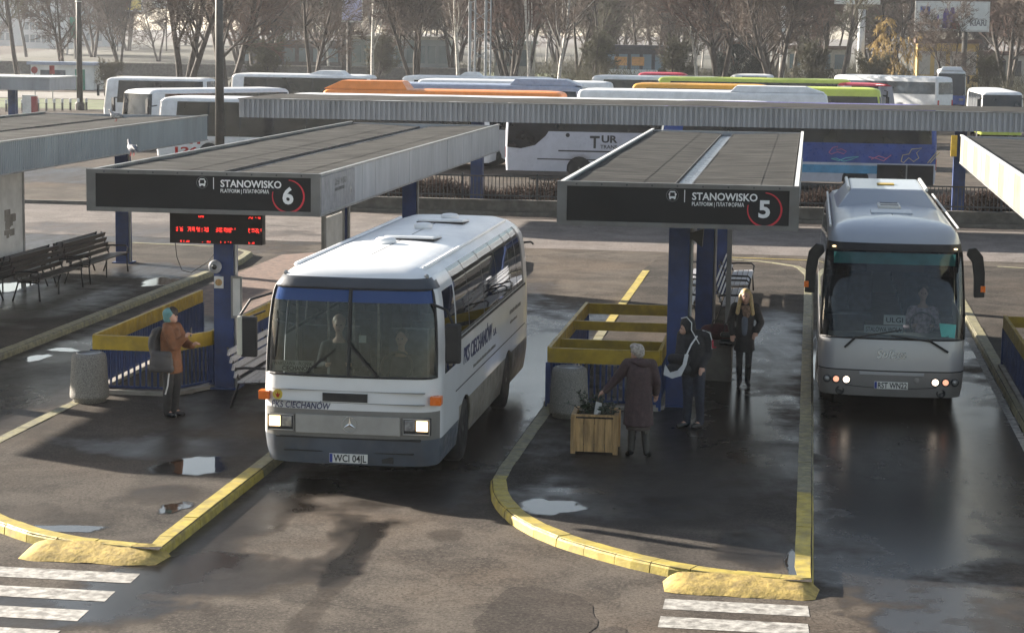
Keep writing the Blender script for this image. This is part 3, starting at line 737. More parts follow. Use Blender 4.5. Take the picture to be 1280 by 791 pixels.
# ------------------------------------------------------------------ stairwell railings
def stair_rail(x0, x1, y0, y1, label, cross=(), chamfer=False, rz=1.08, skip_right=0.0):
    t = thing('stairwell_railing', label, 'railing', group='railings round the underpass stairs')
    z0 = KZ
    def side(p, q, solid=False):
        p, q = Vector(p), Vector(q); d = (q - p); L = d.length; d.normalize()
        obj('handrail_beam', MB().bar(p + Vector((0, 0, rz - 0.1)), q + Vector((0, 0, rz - 0.1)), 0.06, 0.24), 'rail_yellow', t)
        bars = MB(); n = int(L / 0.095)
        for i in range(n + 1):
            c = p + d * (L * i / n); bars.bar(c + Vector((0, 0, z0 + 0.1)), c + Vector((0, 0, rz - 0.23)), 0.03, 0.03)
        bars.bar(p + Vector((0, 0, z0 + 0.12)), q + Vector((0, 0, z0 + 0.12)), 0.03, 0.04)
        obj('railing_infill', bars, 'blue_steel', t, kind='stuff')
        obj('plinth', MB().bar(p + Vector((0, 0, z0 + 0.03)), q + Vector((0, 0, z0 + 0.03)), 0.16, 0.06), 'concrete', t)
    def post(x, y): obj('post', B(x - .04, x + .04, y - .04, y + .04, z0, rz - 0.22), 'blue_steel', t)
    if chamfer:
        side((x0, y0, 0), (x1 - 0.45, y0, 0)); side((x1 - 0.42, y0 + 0.02, 0), (x1, y0 + 0.9, 0))
        side((x1, y0 + 0.95, 0), (x1, y1 - skip_right, 0)); post(x1 - .43, y0); post(x1, y0 + .93)
    else:
        side((x0, y0, 0), (x1, y0, 0)); side((x1, y0 + 0.1, 0), (x1, y1 - skip_right, 0)); post(x1, y0)
    side((x0, y0 + 0.1, 0), (x0, y1, 0)); post(x0, y0); post(x0, y1); post(x1, y1 - skip_right)
    for yc, zc, h in cross: obj('cross_beam', MB().box(x0 + 0.03, x1 - 0.03, yc - 0.03, yc + 0.03, zc - h, zc), 'rail_yellow', t)
    return t
stair_rail(-4.12, -2.3, 33.45, 39.4, 'yellow topped blue railing round the stairs on the stand five island', [(39.4, 1.08, 0.2), (36.9, 1.08, 0.16), (34.9, 1.04, 0.16)])
stair_rail(-11.76, -9.98, 33.1, 39.4, 'yellow topped blue railing round the stairs on the stand six island', [], True)
stair_rail(3.72, 5.55, 33.45, 39.4, 'blue railing with dark top round the stairs under the cream panelled roof', [(39.4, 1.08, 0.2)])

# ------------------------------------------------------------------ furniture
def bin_(px, py, label, h=0.8):
    c = G(px, py, KZ)
    t = thing('litter_bin', label, 'bin', (c.x, c.y, KZ), group='concrete litter bins')
    obj('body', MB().lathe([(0.27, 0.0), (0.27, 0.05), (0.315, 0.07), (0.32, 0.12), (0.285, h - 0.08), (0.27, h - 0.02), (0.24, h), (0.2, h - 0.01), (0.19, h - 0.12)], 28), 'pebble_concrete', t, True)
    obj('liner', MB().lathe([(0.2, h - 0.02), (0.21, h + 0.006), (0.185, h + 0.008), (0.18, h - 0.05)], 24), 'aluminium', t, True)
    return t
bin_(112, 501, 'squat pebbled concrete litter bin on the stand six island')
bin_(711, 520, 'squat pebbled concrete litter bin on the stand five island')

def bench(x, y, rz, label, wood='bench_wood', L=3.0, group='slatted benches'):
    t = thing('bench', label, 'bench', (x, y, KZ), rz, group)
    me = None
    # local: sits facing +x, runs along y
    def slat(nm, cx, cz, tilt, w):
        o = obj(nm, B(-w / 2, w / 2, 0, L, -0.016, 0.016), wood, t); o.location = (cx, 0, cz); o.rotation_euler = (0, tilt, 0)
    for k in range(4): slat('seat_slat', 0.06 + k * 0.125, 0.45 + 0.008 * k, -0.06, 0.105)
    for k in range(4): slat('back_slat', -0.035 - k * 0.035, 0.56 + k * 0.12, R_(-75), 0.1)
    for yy in (0.12, L - 0.12):
        mb = MB()
        mb.tube([(0.02, yy, 0.43), (-0.01, yy, 0.5), (-0.19, yy, 0.99)], 0.02, 8)
        mb.tube([(0.5, yy, 0.0), (0.47, yy, 0.42), (0.0, yy, 0.42), (-0.14, yy, 0.0)], 0.022, 8)
        mb.tube([(0.47, yy, 0.42), (0.5, yy, 0.6), (0.44, yy, 0.66), (0.1, yy, 0.66), (-0.06, yy, 0.64)], 0.022, 8)
        obj('side_frame', mb, 'black_metal', t, True)
    obj('leg', MB().tube([(0.42, L / 2, 0.0), (0.42, L / 2, 0.43)], 0.02, 8), 'black_metal', t)
    return t
bench(-17.35, 43.9, 0, 'dark slatted bench near the timetable board, its far end by another bench')
bench(-17.35, 47.2, 0, 'dark slatted bench next to the blue pillar at the island end')
bench(-17.85, 46.9, math.pi, 'dark slatted bench backing onto the one near the timetable board')
bench(-17.85, 50.2, math.pi, 'dark slatted bench backing onto the one next to the blue pillar')
bench(-1.72, 43.6, 0, 'pale slatted bench behind the blonde woman on the stand five island', 'bench_pale')
bench(-1.72, 47.2, 0, 'pale slatted bench at the far end of the stand five island', 'bench_pale')
bench(-2.3, 46.6, math.pi, 'pale slatted bench facing the white bus bay, between the stand five pillars', 'bench_pale')
bench(-2.3, 50.2, math.pi, 'pale slatted bench facing the white bus bay at the island end', 'bench_pale')
bench(-9.0, 32.1, 0, 'pale slatted bench beside the white bus mirror', 'bench_pale', 2.4)

def board(x, y0, y1, z0, z1, label, mapped, zs=KZ):
    t = thing('timetable_board', label, 'notice board', (x, y0, zs), group='timetable boards')
    for yy in (0.0, y1 - y0): obj('post', B(-.035, .035, yy - .035, yy + .035, 0, z1 - zs), 'aluminium', t)
    f = MB(); L = y1 - y0
    f.tube([(0, .05, z0 - zs + .04), (0, L - .05, z0 - zs + .04), (0, L - .05, z1 - zs - .05), (0, .05, z1 - zs - .05)], .045, 4, closed=True)
    obj('frame', f, 'aluminium', t)
    p = obj('panel', B(-.015, .015, .036, L - .036, z0 - zs + .08, z1 - zs - .1), 'trim_white', t)
    mb = MB(); r = random.Random(4)
    for k in range(9 if mapped else 14):
        yy, zz = r.uniform(.15, L - .5), r.uniform(z0 - zs + .2, z1 - zs - .6)
        if mapped: yy, zz = L * 0.72 + r.uniform(-.35, .2), (z1 + z0) / 2 - zs - 0.1 + r.uniform(-.3, .2)
        mb.box(.0152, .017 + k * .0004, yy, yy + r.uniform(.15, .4), zz, zz + (r.uniform(.1, .3) if mapped else .012))
    obj('print', mb, 'concrete', p)
    return t
board(-17.95, 42.6, 45.9, 0.55, 2.95, 'tall timetable board with a grey map print under the ribbed roof', True)
board(-9.42, 39.9, 41.6, 0.5, 2.62, 'timetable board beside the second pillar of the stand six roof', False)
t = thing('notice_post', 'grey notice stand seen edge-on behind the stand five pillars', 'notice board', (-1.55, 42.7, KZ))
obj('post', B(-.05, .05, -.05, .05, 0, 3.1), 'aluminium', t); obj('panel', B(-.02, .02, .052, .9, .9, 2.9), 'aluminium', t)

# led display on the stand six pillar
t = thing('departure_display', 'black display with red dotted departure lines on the stand six pillar', 'display', (-9.74, 33.7, 2.62))
obj('housing', B(-.86, .74, 0.0, .2, .0, .5), 'sign_black', t)
def led_rows(zc, spans, h, dense):
    mb = MB(); r = random.Random(int(zc * 997) + 5); p = 0.016
    n = 5 if dense else 2
    for a, b in spans:
        x = a
        while x < b:
            for k in range(n):
                if r.random() < 0.62: mb.box(x, x + p * 0.8, -.004, 0.0, zc - h / 2 + k * p, zc - h / 2 + k * p + p * 0.75)
            x += p
            if r.random() < 0.2: x += p * 1.6
    return mb
obj('led_text', led_rows(.25, [(-.75, -.64), (-.55, -.2), (-.06, .27), (.5, .72)], .1, True), 'led_red', t, kind='stuff')
obj('led_text', led_rows(.46, [(-.36, -.25), (.5, .72)], .04, False), 'led_red', t, kind='stuff')
obj('led_text', led_rows(.04, [(-.68, -.5), (-.3, -.15), (0, .2), (.5, .6)], .04, False), 'led_red', t, kind='stuff')
obj('bracket', B(-.14, .14, .2, .24, .05, .45), 'dark_metal', t)
obj('cable', MB().tube([(-.8, .1, .0), (-.78, .12, -.25), (-.7, .15, -.48), (-.55, .2, -.52), (-.3, .25, -.35), (-.17, .27, -.2)], 0.008, 5), 'black_metal', t)
t = thing('horn_speaker', 'round pale loudspeaker on the stand six pillar below the display', 'speaker', (-9.86, 33.9, 2.22))
obj('dome', MB().lathe([(0.04, 0.05), (0.1, 0.0), (0.115, -0.06), (0.1, -0.1), (0.05, -0.11)], 18, axis='y'), 'fascia_grey', t, True)
obj('cone', MB().lathe([(0.045, -0.112), (0.04, -0.13), (0.02, -0.135)], 14, axis='y'), 'black_metal', t, True)
t = thing('poster_case', 'narrow framed poster case on the stand six pillar', 'poster case', (-9.6, 33.88, 1.35))
obj('frame', MB().box(.01, .2, -.03, .0, 0, .04).box(.01, .2, -.03, 0, .68, .72).box(.01, .04, -.03, 0, .04, .68).box(.17, .2, -.03, 0, .04, .68), 'aluminium', t)
obj('poster', B(.04, .17, -.015, -.003, .04, .68), 'trim_white', t)
obj('bracket', B(.05, .16, 0.0, .06, .2, .5), 'dark_metal', t)
t = thing('warning_plaque', 'small white plaque with an orange disc on the stand six pillar', 'plaque', (-9.82, 33.895, 1.85))
obj('plate', B(-.07, .09, -.012, 0, 0, .2), 'trim_white', t)
obj('disc', MB().lathe([(0.06, -.016), (0.06, -.012)], 18, (0.01, 0, 0.1), 'y'), 'planter_wood', t)
t = thing('loudspeaker', 'dark horn loudspeaker on the stand five pillar under the board', 'speaker', (-1.88, 34.0, 2.95))
obj('horn', MB().prism([(0.0, -0.05), (0.05, -0.06), (0.2, -0.18), (0.22, 0.12), (0.05, 0.06), (0.0, 0.05)], -0.1, 0.1, 'xz'), 'black_metal', t)

# wooden planter and what grows in it
cx, cy = -2.98, 30.05
t = thing('wooden_planter', 'square wooden plank planter box beside the woman in the long coat', 'planter', (cx, cy, KZ), 0.03)
W2, PH = 0.31, 0.55
for k in range(4):
    xa = -W2 + k * (2 * W2 / 4)
    for s in (-1, 1):
        obj('plank', B(xa + .004, xa + 2 * W2 / 4 - .004, s * W2 - .012 + random.uniform(-.003, .003), s * W2 + .012, .03, PH - .03), 'planter_wood', t)
        o = obj('plank', B(s * W2 - .012 + random.uniform(-.003, .003), s * W2 + .012, xa + .016, xa + 2 * W2 / 4 - .016, .03, PH - .03), 'planter_wood', t)
for a in (-1, 1):
    for b in (-1, 1): obj('corner_post', B(a * W2 - .035, a * W2 + .035, b * W2 - .035, b * W2 + .035, 0, PH), 'planter_wood', t)
    obj('top_rail', B(-W2 - .03, W2 + .03, a * W2 - .03, a * W2 + .03, PH + .001, PH + .03), 'planter_wood', t)
    obj('top_rail', B(a * W2 - .03, a * W2 + .03, -W2 + .032, W2 - .032, PH + .001, PH + .03), 'planter_wood', t)
obj('soil', B(-W2 + .015, W2 - .015, -W2 + .015, W2 - .015, PH - .12, PH - .05), 'soil', t)
t = thing('evergreen_shrub', 'dark low evergreen growing in the wooden planter', 'shrub', (cx, cy, KZ + PH - .05))
r = random.Random(3); stem = MB(); lf = MB()
for k in range(34):
    a, e = r.uniform(0, 6.28), r.uniform(0.25, 1.2); L = r.uniform(.22, .45)
    d = Vector((math.cos(a) * math.cos(e), math.sin(a) * math.cos(e), math.sin(e))); b = Vector((r.uniform(-.15, .15), r.uniform(-.15, .15), 0))
    q = b + d * L; stem.tube([b, b + d * L * .5 + Vector((0, 0, .02)), q], [.008, .006, .003], 4)
    for j in range(16):
        c = b.lerp(q, r.uniform(.25, 1)); v = Vector((r.uniform(-1, 1), r.uniform(-1, 1), r.uniform(-.3, 1))).normalized(); s2 = v.cross(Vector((r.uniform(-1, 1), r.uniform(-1, 1), .3))).normalized()
        l, w = r.uniform(.05, .09), .014
        lf.add([c, c + v * l * .5 + s2 * w, c + v * l, c + v * l * .5 - s2 * w], [(0, 1, 2, 3)])
obj('stems', stem, 'bench_wood', t); obj('foliage', lf, 'leaf_dark', t, kind='stuff')
t = obj('paper_wrapper', MB().add([(0, 0, 0), (.1, .01, .02), (.12, .03, .2), (.03, .04, .22), (.06, .05, .11)], [(0, 1, 4), (1, 2, 4), (2, 3, 4), (3, 0, 4)]), 'trim_white', None, loc=(cx - .02, cy - .2, KZ + PH - 0.02))
t['label'] = 'crumpled pale paper tucked into the planter'; t['category'] = 'paper'

mat('maroon_cloth', (0.06, 0.014, 0.018), 0.7, var=0.3, scale=8)
t = thing('concrete_planter', 'dark square concrete planter behind the man in the hooded jacket', 'planter', (-1.5, 36.9, KZ))
obj('body', B(-.26, .26, -.3, .3, 0, .62), 'concrete_dark', t, bevel=.02); obj('rim', B(-.29, .29, -.33, .33, .621, .7), 'concrete_dark', t, bevel=.012)
t = thing('travel_bag', 'dark maroon travel bag lying on the concrete planter', 'bag', (-1.5, 36.9, KZ + .7))
blob('body', [((-.2, 0, .14), .13, (.2, 0, .14), .13)], [((0, 0, .15), (.3, .15, .15))], 'maroon_cloth', t, .02)
obj('handle', MB().tube([(-.12, -.08, .25), (-.08, -.1, .36), (.08, -.1, .36), (.12, -.08, .25)], .012, 6), 'black_metal', t)

# tall lamp posts
def lamp_post(px, base_py, r, label):
    c = G(px, base_py); t = thing('lamp_post', label, 'lamp post', (c.x, c.y, 0), group='tall lamp posts')
    obj('shaft', MB().tube([(0, 0, 0), (0, 0, 6), (0, 0, 14.0)], [r, r * .85, r * .5], 14), 'lamp_post', t, True)
    obj('base', MB().lathe([(r * 1.5, 0), (r * 1.5, .5), (r * 1.1, .62)], 14), 'lamp_post', t)
    obj('arm', MB().tube([(0, 0, 13.9), (.6, -.3, 14.5), (1.9, -.9, 14.7)], .05, 8), 'lamp_post', t)
    obj('lamp_head', MB().box(1.7, 2.5, -1.25, -.9, 14.62, 14.78), 'fascia_grey', t)
    obj('band', MB().lathe([(r * .99, 8.0), (r * .99, 8.1)], 14), 'trim_white', t)
lamp_post(275, 214, 0.21, 'thick dark lamp post rising behind the stand six roof')
lamp_post(100, 138, 0.24, 'slimmer lamp post rising behind the ribbed blue-grey roof')
# ------------------------------------------------------------------ buses
mat('bus_white', (0.64, 0.65, 0.66), 0.32, var=0.04, scale=.8, rvar=0.04, dirt=0.14, dcol=(0.36, 0.34, 0.3), coat=0.4)
mat('bus_roof_white', (0.78, 0.79, 0.8), 0.4, var=0.06, scale=1.2, dirt=0.15, dcol=(0.5, 0.5, 0.48))
mat('bus_skirt', (0.075, 0.09, 0.115), 0.45, var=0.15, scale=3, dirt=0.4, dcol=(0.1, 0.09, 0.08))
mat('bus_sill', (0.24, 0.215, 0.18), 0.6, var=0.2, scale=2, dirt=0.6, dcol=(0.11, 0.09, 0.07))
mat('bus_band', (0.17, 0.165, 0.155), 0.4, var=0.1, dirt=0.2)
mat('bus_grille', (0.33, 0.32, 0.3), 0.4, var=0.08, dirt=0.15)
mat('bus_header', (0.05, 0.055, 0.065), 0.4, var=0.15)
mat('bus_silver', (0.36, 0.36, 0.375), 0.34, metal=0.3, var=0.04, scale=.6, dirt=0.06, rvar=0.03, dcol=(0.2, 0.18, 0.16), coat=0.3)
mat('bus_silver_dirty', (0.24, 0.23, 0.225), 0.42, metal=0.25, var=0.06, scale=1.0, rvar=0.04, dirt=0.2, dcol=(0.15, 0.13, 0.11))
mat('bus_silver_sky', (0.36, 0.4, 0.46), 0.34, metal=0.3, var=0.03, scale=.6, rvar=0.03, coat=0.3)  # silver with the roof's blue sky reflection put into its colour
mat('signal_orange', (0.75, 0.16, 0.015), 0.25, var=0.1)
mat('lamp_unlit', (0.3, 0.3, 0.3), 0.12, metal=0.4, var=0.3, scale=20)
mat('lamp_red', (0.4, 0.015, 0.01), 0.25, var=0.1)
mat('chrome', (0.6, 0.6, 0.6), 0.15, metal=1.0, var=0.1)
mat('rim_grey', (0.3, 0.3, 0.3), 0.45, metal=0.4, var=0.2, dirt=0.4)
mat('seat_cloth', (0.035, 0.05, 0.08), 0.85, var=0.3, scale=9)
mat('interior', (0.06, 0.06, 0.065), 0.8, var=0.2)
mat('interior_pale', (0.22, 0.22, 0.21), 0.7, var=0.15)
mat('card_white', (0.62, 0.62, 0.58), 0.6, var=0.08)
mat('plate_white', (0.7, 0.7, 0.67), 0.4, var=0.06, dirt=0.2)
mat('plate_blue', (0.02, 0.04, 0.25), 0.4)
mat('sticker_teal', (0.08, 0.4, 0.38), 0.4, var=0.2)
mat('mirror_cream', (0.55, 0.53, 0.45), 0.45, var=0.1, dirt=0.3)
mat('roundel_yellow', (0.6, 0.45, 0.05), 0.4, var=0.2)

class Shell:
    """bus body: rounded plan outline swept up through levels (z, side inset, front setback, rear inset)"""
    def __init__(s, W, L, rc, levels, ys, nfx=8, bulge=0.1, arches=()):
        s.W, s.L, s.lev, s.bulge = W, L, levels, bulge
        for yc, R, zc in arches: ys = list(ys) + [yc - R * math.cos(math.pi * k / 10) for k in range(11)]
        ys = sorted(set(round(y, 4) for y in ys)); s.ys = ys
        P = []
        def arc(cx, cy, a0, a1, n=5):
            for k in range(n + 1):
                a = a0 + (a1 - a0) * k / n; P.append((cx + rc * math.cos(a), cy + rc * math.sin(a), math.cos(a), math.sin(a)))
        s.fx = [-(W - rc) + 2 * (W - rc) * k / nfx for k in range(nfx + 1)]
        s.jf0 = 0
        for x in s.fx: P.append((x, 0, 0, -1))
        s.jf1 = len(P) - 1
        del P[-1]; arc(W - rc, rc, -math.pi / 2, 0)
        s.jc = len(P) - 1
        s.jr = {}
        for y in ys:
            P.append((W, y, 1, 0)); s.jr[y] = len(P) - 1
        arc(W - rc, L - rc, 0, math.pi / 2); s.jb0 = len(P) - 1
        for k in range(1, 5): P.append(((W - rc) * (1 - 2 * k / 5), L, 0, 1))
        arc(-(W - rc), L - rc, math.pi / 2, math.pi); s.jb1 = len(P) - 6
        s.jl = {}
        for y in reversed(ys):
            P.append((-W, y, -1, 0)); s.jl[y] = len(P) - 1
        arc(-(W - rc), rc, math.pi, 1.5 * math.pi); del P[-1]
        s.P, s.n = P, len(P); s.arches = arches
        s.grid = [[s.pt(l, p) for p in P] for l in levels]
    def pt(s, l, p):
        z, xin, yf, yr = l; x0, y0 = p[0], p[1]
        x = x0 * (s.W - xin) / s.W; y = yf + y0 * (s.L - yf - yr) / s.L
        y += s.bulge * (x0 / s.W) ** 2 * max(0, 1 - y0 / 0.8)
        if abs(p[2]) == 1:
            for yc, R, zc in s.arches:
                if abs(y0 - yc) < R - 1e-6: z = max(z, zc + math.sqrt(R * R - (y0 - yc) ** 2))
                elif abs(y0 - yc) < R + 1e-6: z = max(z, min(z, zc))
        return Vector((x, y, z))
    def patch(s, name, cells, mats, parent, off=0.0, mi=None, smooth=True):
        mb = MB(); idx = {}
        def vid(i, j):
            j %= s.n
            if (i, j) not in idx:
                p = s.grid[i][j] + Vector((s.P[j][2], s.P[j][3], 0)) * off; idx[(i, j)] = len(mb.v); mb.v.append(tuple(p))
            return idx[(i, j)]
        for i, j in cells:
            q = [s.grid[i][j % s.n], s.grid[i][(j + 1) % s.n], s.grid[i + 1][(j + 1) % s.n], s.grid[i + 1][j % s.n]]
            if (q[0] - q[3]).length < 1e-4 and (q[1] - q[2]).length < 1e-4: continue
            if (q[0] - q[1]).length < 1e-4 and (q[3] - q[2]).length < 1e-4: continue
            mb.f.append((vid(i, j), vid(i, j + 1), vid(i + 1, j + 1), vid(i + 1, j))); mb.m.append(mi(i, j % s.n) if mi else 0)
        return obj(name, mb, mats, parent, smooth)
    def loop(s, i0, i1, j0, j1, off=0.01):
        def g(i, j): j %= s.n; return s.grid[i][j] + Vector((s.P[j][2], s.P[j][3], 0)) * off
        return [g(i0, j) for j in range(j0, j1 + 1)] + [g(i, j1) for i in range(i0 + 1, i1 + 1)] + [g(i1, j) for j in range(j1 - 1, j0 - 1, -1)] + [g(i, j0) for i in range(i1 - 1, i0, -1)]
    def fy(s, x, z):
        lv = s.lev
        for a, b in zip(lv, lv[1:]):
            if a[0] <= z <= b[0]:
                k = (z - a[0]) / (b[0] - a[0]); yf = a[2] + (b[2] - a[2]) * k; break
        else: yf = lv[0][2]
        return yf + s.bulge * (x / s.W) ** 2
def ring_cells(i0, i1, j0, j1): return [(i, j) for i in range(i0, i1) for j in range(j0, j1)]

def wheel(par, x, y, r=0.5, w=0.28, side=1):
    t = obj('wheel', MB().lathe([(r * .62, -w / 2), (r * .9, -w / 2), (r, -w / 2 + .04), (r, w / 2 - .04), (r * .9, w / 2), (r * .62, w / 2)], 26, (0, 0, 0), 'x'), 'rubber', par, True, (x, y, r))
    s = side
    obj('rim', MB().lathe([(r * .6, s * (w / 2 - .03)), (r * .58, s * (w / 2 - .06)), (r * .4, s * (w / 2 - .1)), (r * .22, s * (w / 2 - .07)), (r * .2, s * (w / 2 - .01)), (r * .1, s * (w / 2))], 20, (0, 0, 0), 'x'), 'rim_grey', t, True)
    return t
def plate(par, x0, x1, z0, z1, y, s):
    p = obj('number_plate', B(x0, x1, y - .012, y, z0, z1), 'plate_white', par)
    obj('plate_band', B(x0 + .004, x0 + .045, y - .014, y - .0125, z0 + .004, z1 - .004), 'plate_blue', p)
    text('lettering', s, (z1 - z0) * 1.12, 'print_black', p, (x0 + .06, y - .0145, z0 + (z1 - z0) * .13), bold=.002, width=(x1 - x0) - .075)
    return p
def seats(par, W, y0, y1, floor, pitch=0.78, rows=None):
    y = y0
    me = (MB().box(-.42, .42, 0, .42, .36, .46).box(-.42, -.02, .4, .5, .4, 1.1).box(.02, .42, .4, .5, .4, 1.1).box(-.3, .3, .1, .3, 0, .36)).mesh('seat_pair', 'seat_cloth')
    while y < y1:
        for x in (-W + .5, W - .5): link('seat_pair', me, par, (x, y, floor))
        y += pitch

def seated(name, label, x, y, z, shirt, hair, rz=0.0, arms='wheel', cat='person'):
    """upper body of a person sitting, facing -y"""
    t = thing(name, label, cat, (x, y, z), rz)
    body = blob('body', [((0, .02, .0), .13, (0, 0, .42), .12), ((0, 0, .45), .05, (0, -.01, .6), .048), ((-.18, 0, .42), .055, (-.26, -.1, .15), .045), ((-.26, -.1, .15), .042, (-.14, -.36, .2), .032),
                        ((.18, 0, .42), .055, (.26, -.1, .15), .045), ((.26, -.1, .15), .042, (.14, -.36, .2), .032)] +
                [((sx * .14 + k * .014, -.36, .2), .011, (sx * .14 + k * .016, -.42 - .01 * (k % 2), .19), .009) for sx in (-1, 1) for k in (-2, -1, 0, 1)] + [((sx * .12, -.36, .215), .011, (sx * .1, -.4, .23), .01) for sx in (-1, 1)],
                [((0, -.02, .7), (.075, .092, .115)), ((0, -.115, .69), (.014, .02, .02)), ((-.076, 0, .7), (.012, .02, .03)), ((.076, 0, .7), (.012, .02, .03))], 'skin', t, .011, 4)
    blob('shirt', [((0, .02, -.02), .165, (0, 0, .36), .155), ((-.16, 0, .42), .075, (.16, 0, .42), .075), ((-.19, 0, .41), .072, (-.265, -.1, .15), .06), ((.19, 0, .41), .072, (.265, -.1, .15), .06),
                   ((-.265, -.1, .15), .058, (-.17, -.3, .19), .046), ((.265, -.1, .15), .058, (.17, -.3, .19), .046)], [], shirt, t, .014, 4)
    blob('hair', [], [((0, .028, .75), (.097, .1, .105))], hair, t, .012, 2)
    for sx in (-1, 1): obj('eye', MB().ball((sx * .03, -.105, .715), .01, 8, 6), 'eye_dark', t)
    obj('mouth', MB().ball((0, -.108, .642), (.024, .008, .006), 8, 6), 'lips', t)
    return t

# ---- the white bus at stand six
def white_bus():
    W, L = 1.235, 9.2
    t = thing('bus', 'white city coach with a blue sky reflection painted on its windscreen top and its headlights on', 'bus', (-6.07, 27.15, 0))
    lev = [(.34, .05, .08, .05), (.52, .02, .03, .02), (.72, 0, 0, 0), (.9, 0, 0, 0), (1.1, 0, 0.005, 0), (1.32, 0, .01, 0), (1.52, 0, .03, 0), (1.56, 0, .035, 0), (1.9, .008, .07, .03), (1.95, .01, .075, .035), (2.3, .03, .115, .08), (2.56, .06, .15, .12),
           (2.68, .085, .175, .14), (2.74, .105, .19, .15), (2.84, .17, .25, .2), (2.88, .21, .28, .24), (2.96, .32, .4, .34), (3.02, .5, .55, .5), (3.05, .75, .8, .8), (3.065, 1.0, 1.1, 1.1), (3.07, 1.225, 1.4, 1.4)]
    win = [(1.5, 2.57), (2.63, 4.0), (4.06, 5.4), (5.46, 6.82), (6.88, 7.62), (7.68, 8.3)]; drv = (.5, 1.38)
    ys = [drv[0], drv[1], 8.5] + [a for w in win for a in w]
    sh = Shell(W, L, .3, lev, ys, 8, .1, [(2.3, .56, .42), (6.65, .56, .42)])
    jr = lambda y: sh.jr[round(y, 4)]; jl = lambda y: sh.jl[round(y, 4)]
    glass_cells = set(); NL = len(lev) - 1
    wsj = list(range(-3, sh.jf1 + 3))
    for i in range(7, 13):
        for j in wsj: glass_cells.add((i, j % sh.n))
    side = []
    for k, (a, b) in enumerate(win):
        cR = ring_cells(9, 15, jr(a), jr(b)); cL = ring_cells(9, 15, jl(b), jl(a)); side.append((cR, 'side_window')); side.append((cL, 'side_window'))
        glass_cells |= {(i, j % sh.n) for i, j in cR + cL}
    dR = ring_cells(7, 12, jr(drv[0]), jr(drv[1])); dL = ring_cells(4, 12, jl(drv[1]), jl(drv[0])); glass_cells |= set(dR) | set(dL)
    rw = ring_cells(9, 13, sh.jb0, sh.jb1 + 1); glass_cells |= set(rw)
    jwr = set(range(jr(drv[1]), jr(8.5)))
    def mi(i, j):
        z = (lev[i][0] + lev[i + 1][0]) / 2; x, y = sh.P[j][0], sh.P[j][1]; front = y < .22 or j >= sh.n - 6
        if z < .72: return 1 if y < 1.6 else 2
        if front and y < .16 and z < 1.1: return 3
        if z < .9 and y >= 1.6: return 2
        if 13 <= i < 14 and y < .4: return 4
        if 14 <= i < 15 and y < .3: return 4
        if i in (8,) and 1.4 < y < 8.4: return 4
        if 9 <= i < 15 and 1.4 < y < 8.35: return 4
        if i >= 15: return 5
        return 0
    sh.patch('body', [(i, j) for i in range(NL) for j in range(sh.n) if (i, j) not in glass_cells], ['bus_white', 'bus_skirt', 'bus_sill', 'bus_band', 'bus_header', 'bus_roof_white'], t, mi=mi)
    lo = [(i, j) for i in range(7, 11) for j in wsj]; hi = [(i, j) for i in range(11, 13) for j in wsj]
    ws = sh.patch('windscreen', lo, 'bus_glass', t, -.006); sh.patch('sky_reflection_band', hi, 'sky_reflection_band', ws, -.005)
    obj('seal', MB().tube(sh.loop(7, 13, -3, sh.jf1 + 3, .002), .018, 6, closed=True), 'rubber', ws)
    obj('divider', MB().tube([(0, sh.fy(0, z) - .008, z) for z in (1.56, 1.9, 2.3, 2.56, 2.74)], .026, 6), 'rubber', ws)
    for cells, nm in side: sh.patch(nm, cells, 'bus_glass_dark', t, .004)
    sh.patch('driver_window', dR, 'bus_glass_dark', t, .004); sh.patch('door_window', dL, 'bus_glass_dark', t, .004); sh.patch('rear_window', rw, 'bus_glass_dark', t, .004)
    for z, w in ((1.17, .012), (1.87, .035)):
        mb = MB().box(W - .004 - (.008 if z > 1.5 else 0), W + .008, 1.45, 8.6, z - w / 2, z + w / 2); obj('side_moulding', mb, 'rubber', t)
    # front
    f = lambda x, z: sh.fy(x, z)
    obj('grille_panel', B(-.72, .72, f(0, .9) - .012, f(.72, .9) + .02, .78, 1.03), 'bus_grille', t, bevel=.004)
    obj('bumper_groove', B(-1.0, 1.0, f(0, .7) - .006, f(1, .7) + .03, .708, .728), 'rubber', t)
    obj('lower_intake', B(-.9, .9, f(0, .45) - .01, f(.9, .45) + .04, .515, .53), 'rubber', t)
    obj('bumper_step', B(.46, .62, f(.5, .4) - .012, f(.5, .4) + .06, .38, .47), 'rubber', t)
    obj('vent', B(-.35, .27, f(0, 1.27) - .012, f(.3, 1.27) + .02, 1.22, 1.335), 'rubber', t)
    obj('panel_seam', B(-1.05, 1.05, f(0, 1.36) - .002, f(1.0, 1.36) + .02, 1.36, 1.366), 'bus_band', t)
    obj('panel_seam', B(-1.05, 1.05, f(0, 1.2) - .002, f(1.0, 1.2) + .02, 1.2, 1.206), 'bus_band', t)
    em = ring_arc(0, 0, .105, .012, 0, 2 * math.pi, 0, 32)
    for k in range(3):
        a = math.pi / 2 + k * 2 * math.pi / 3; p = Vector((math.cos(a), 0, math.sin(a))); q = Vector((-math.sin(a), 0, math.cos(a)))
        em.add([(0, -.008, 0), tuple(p * .0 + q * .02 + p * .012), tuple(p * .1), tuple(p * .012 - q * .02)], [(0, 1, 2), (0, 2, 3)])
    obj('emblem', em, 'chrome', t, loc=(0.03, f(0, .92) - .02, .915))
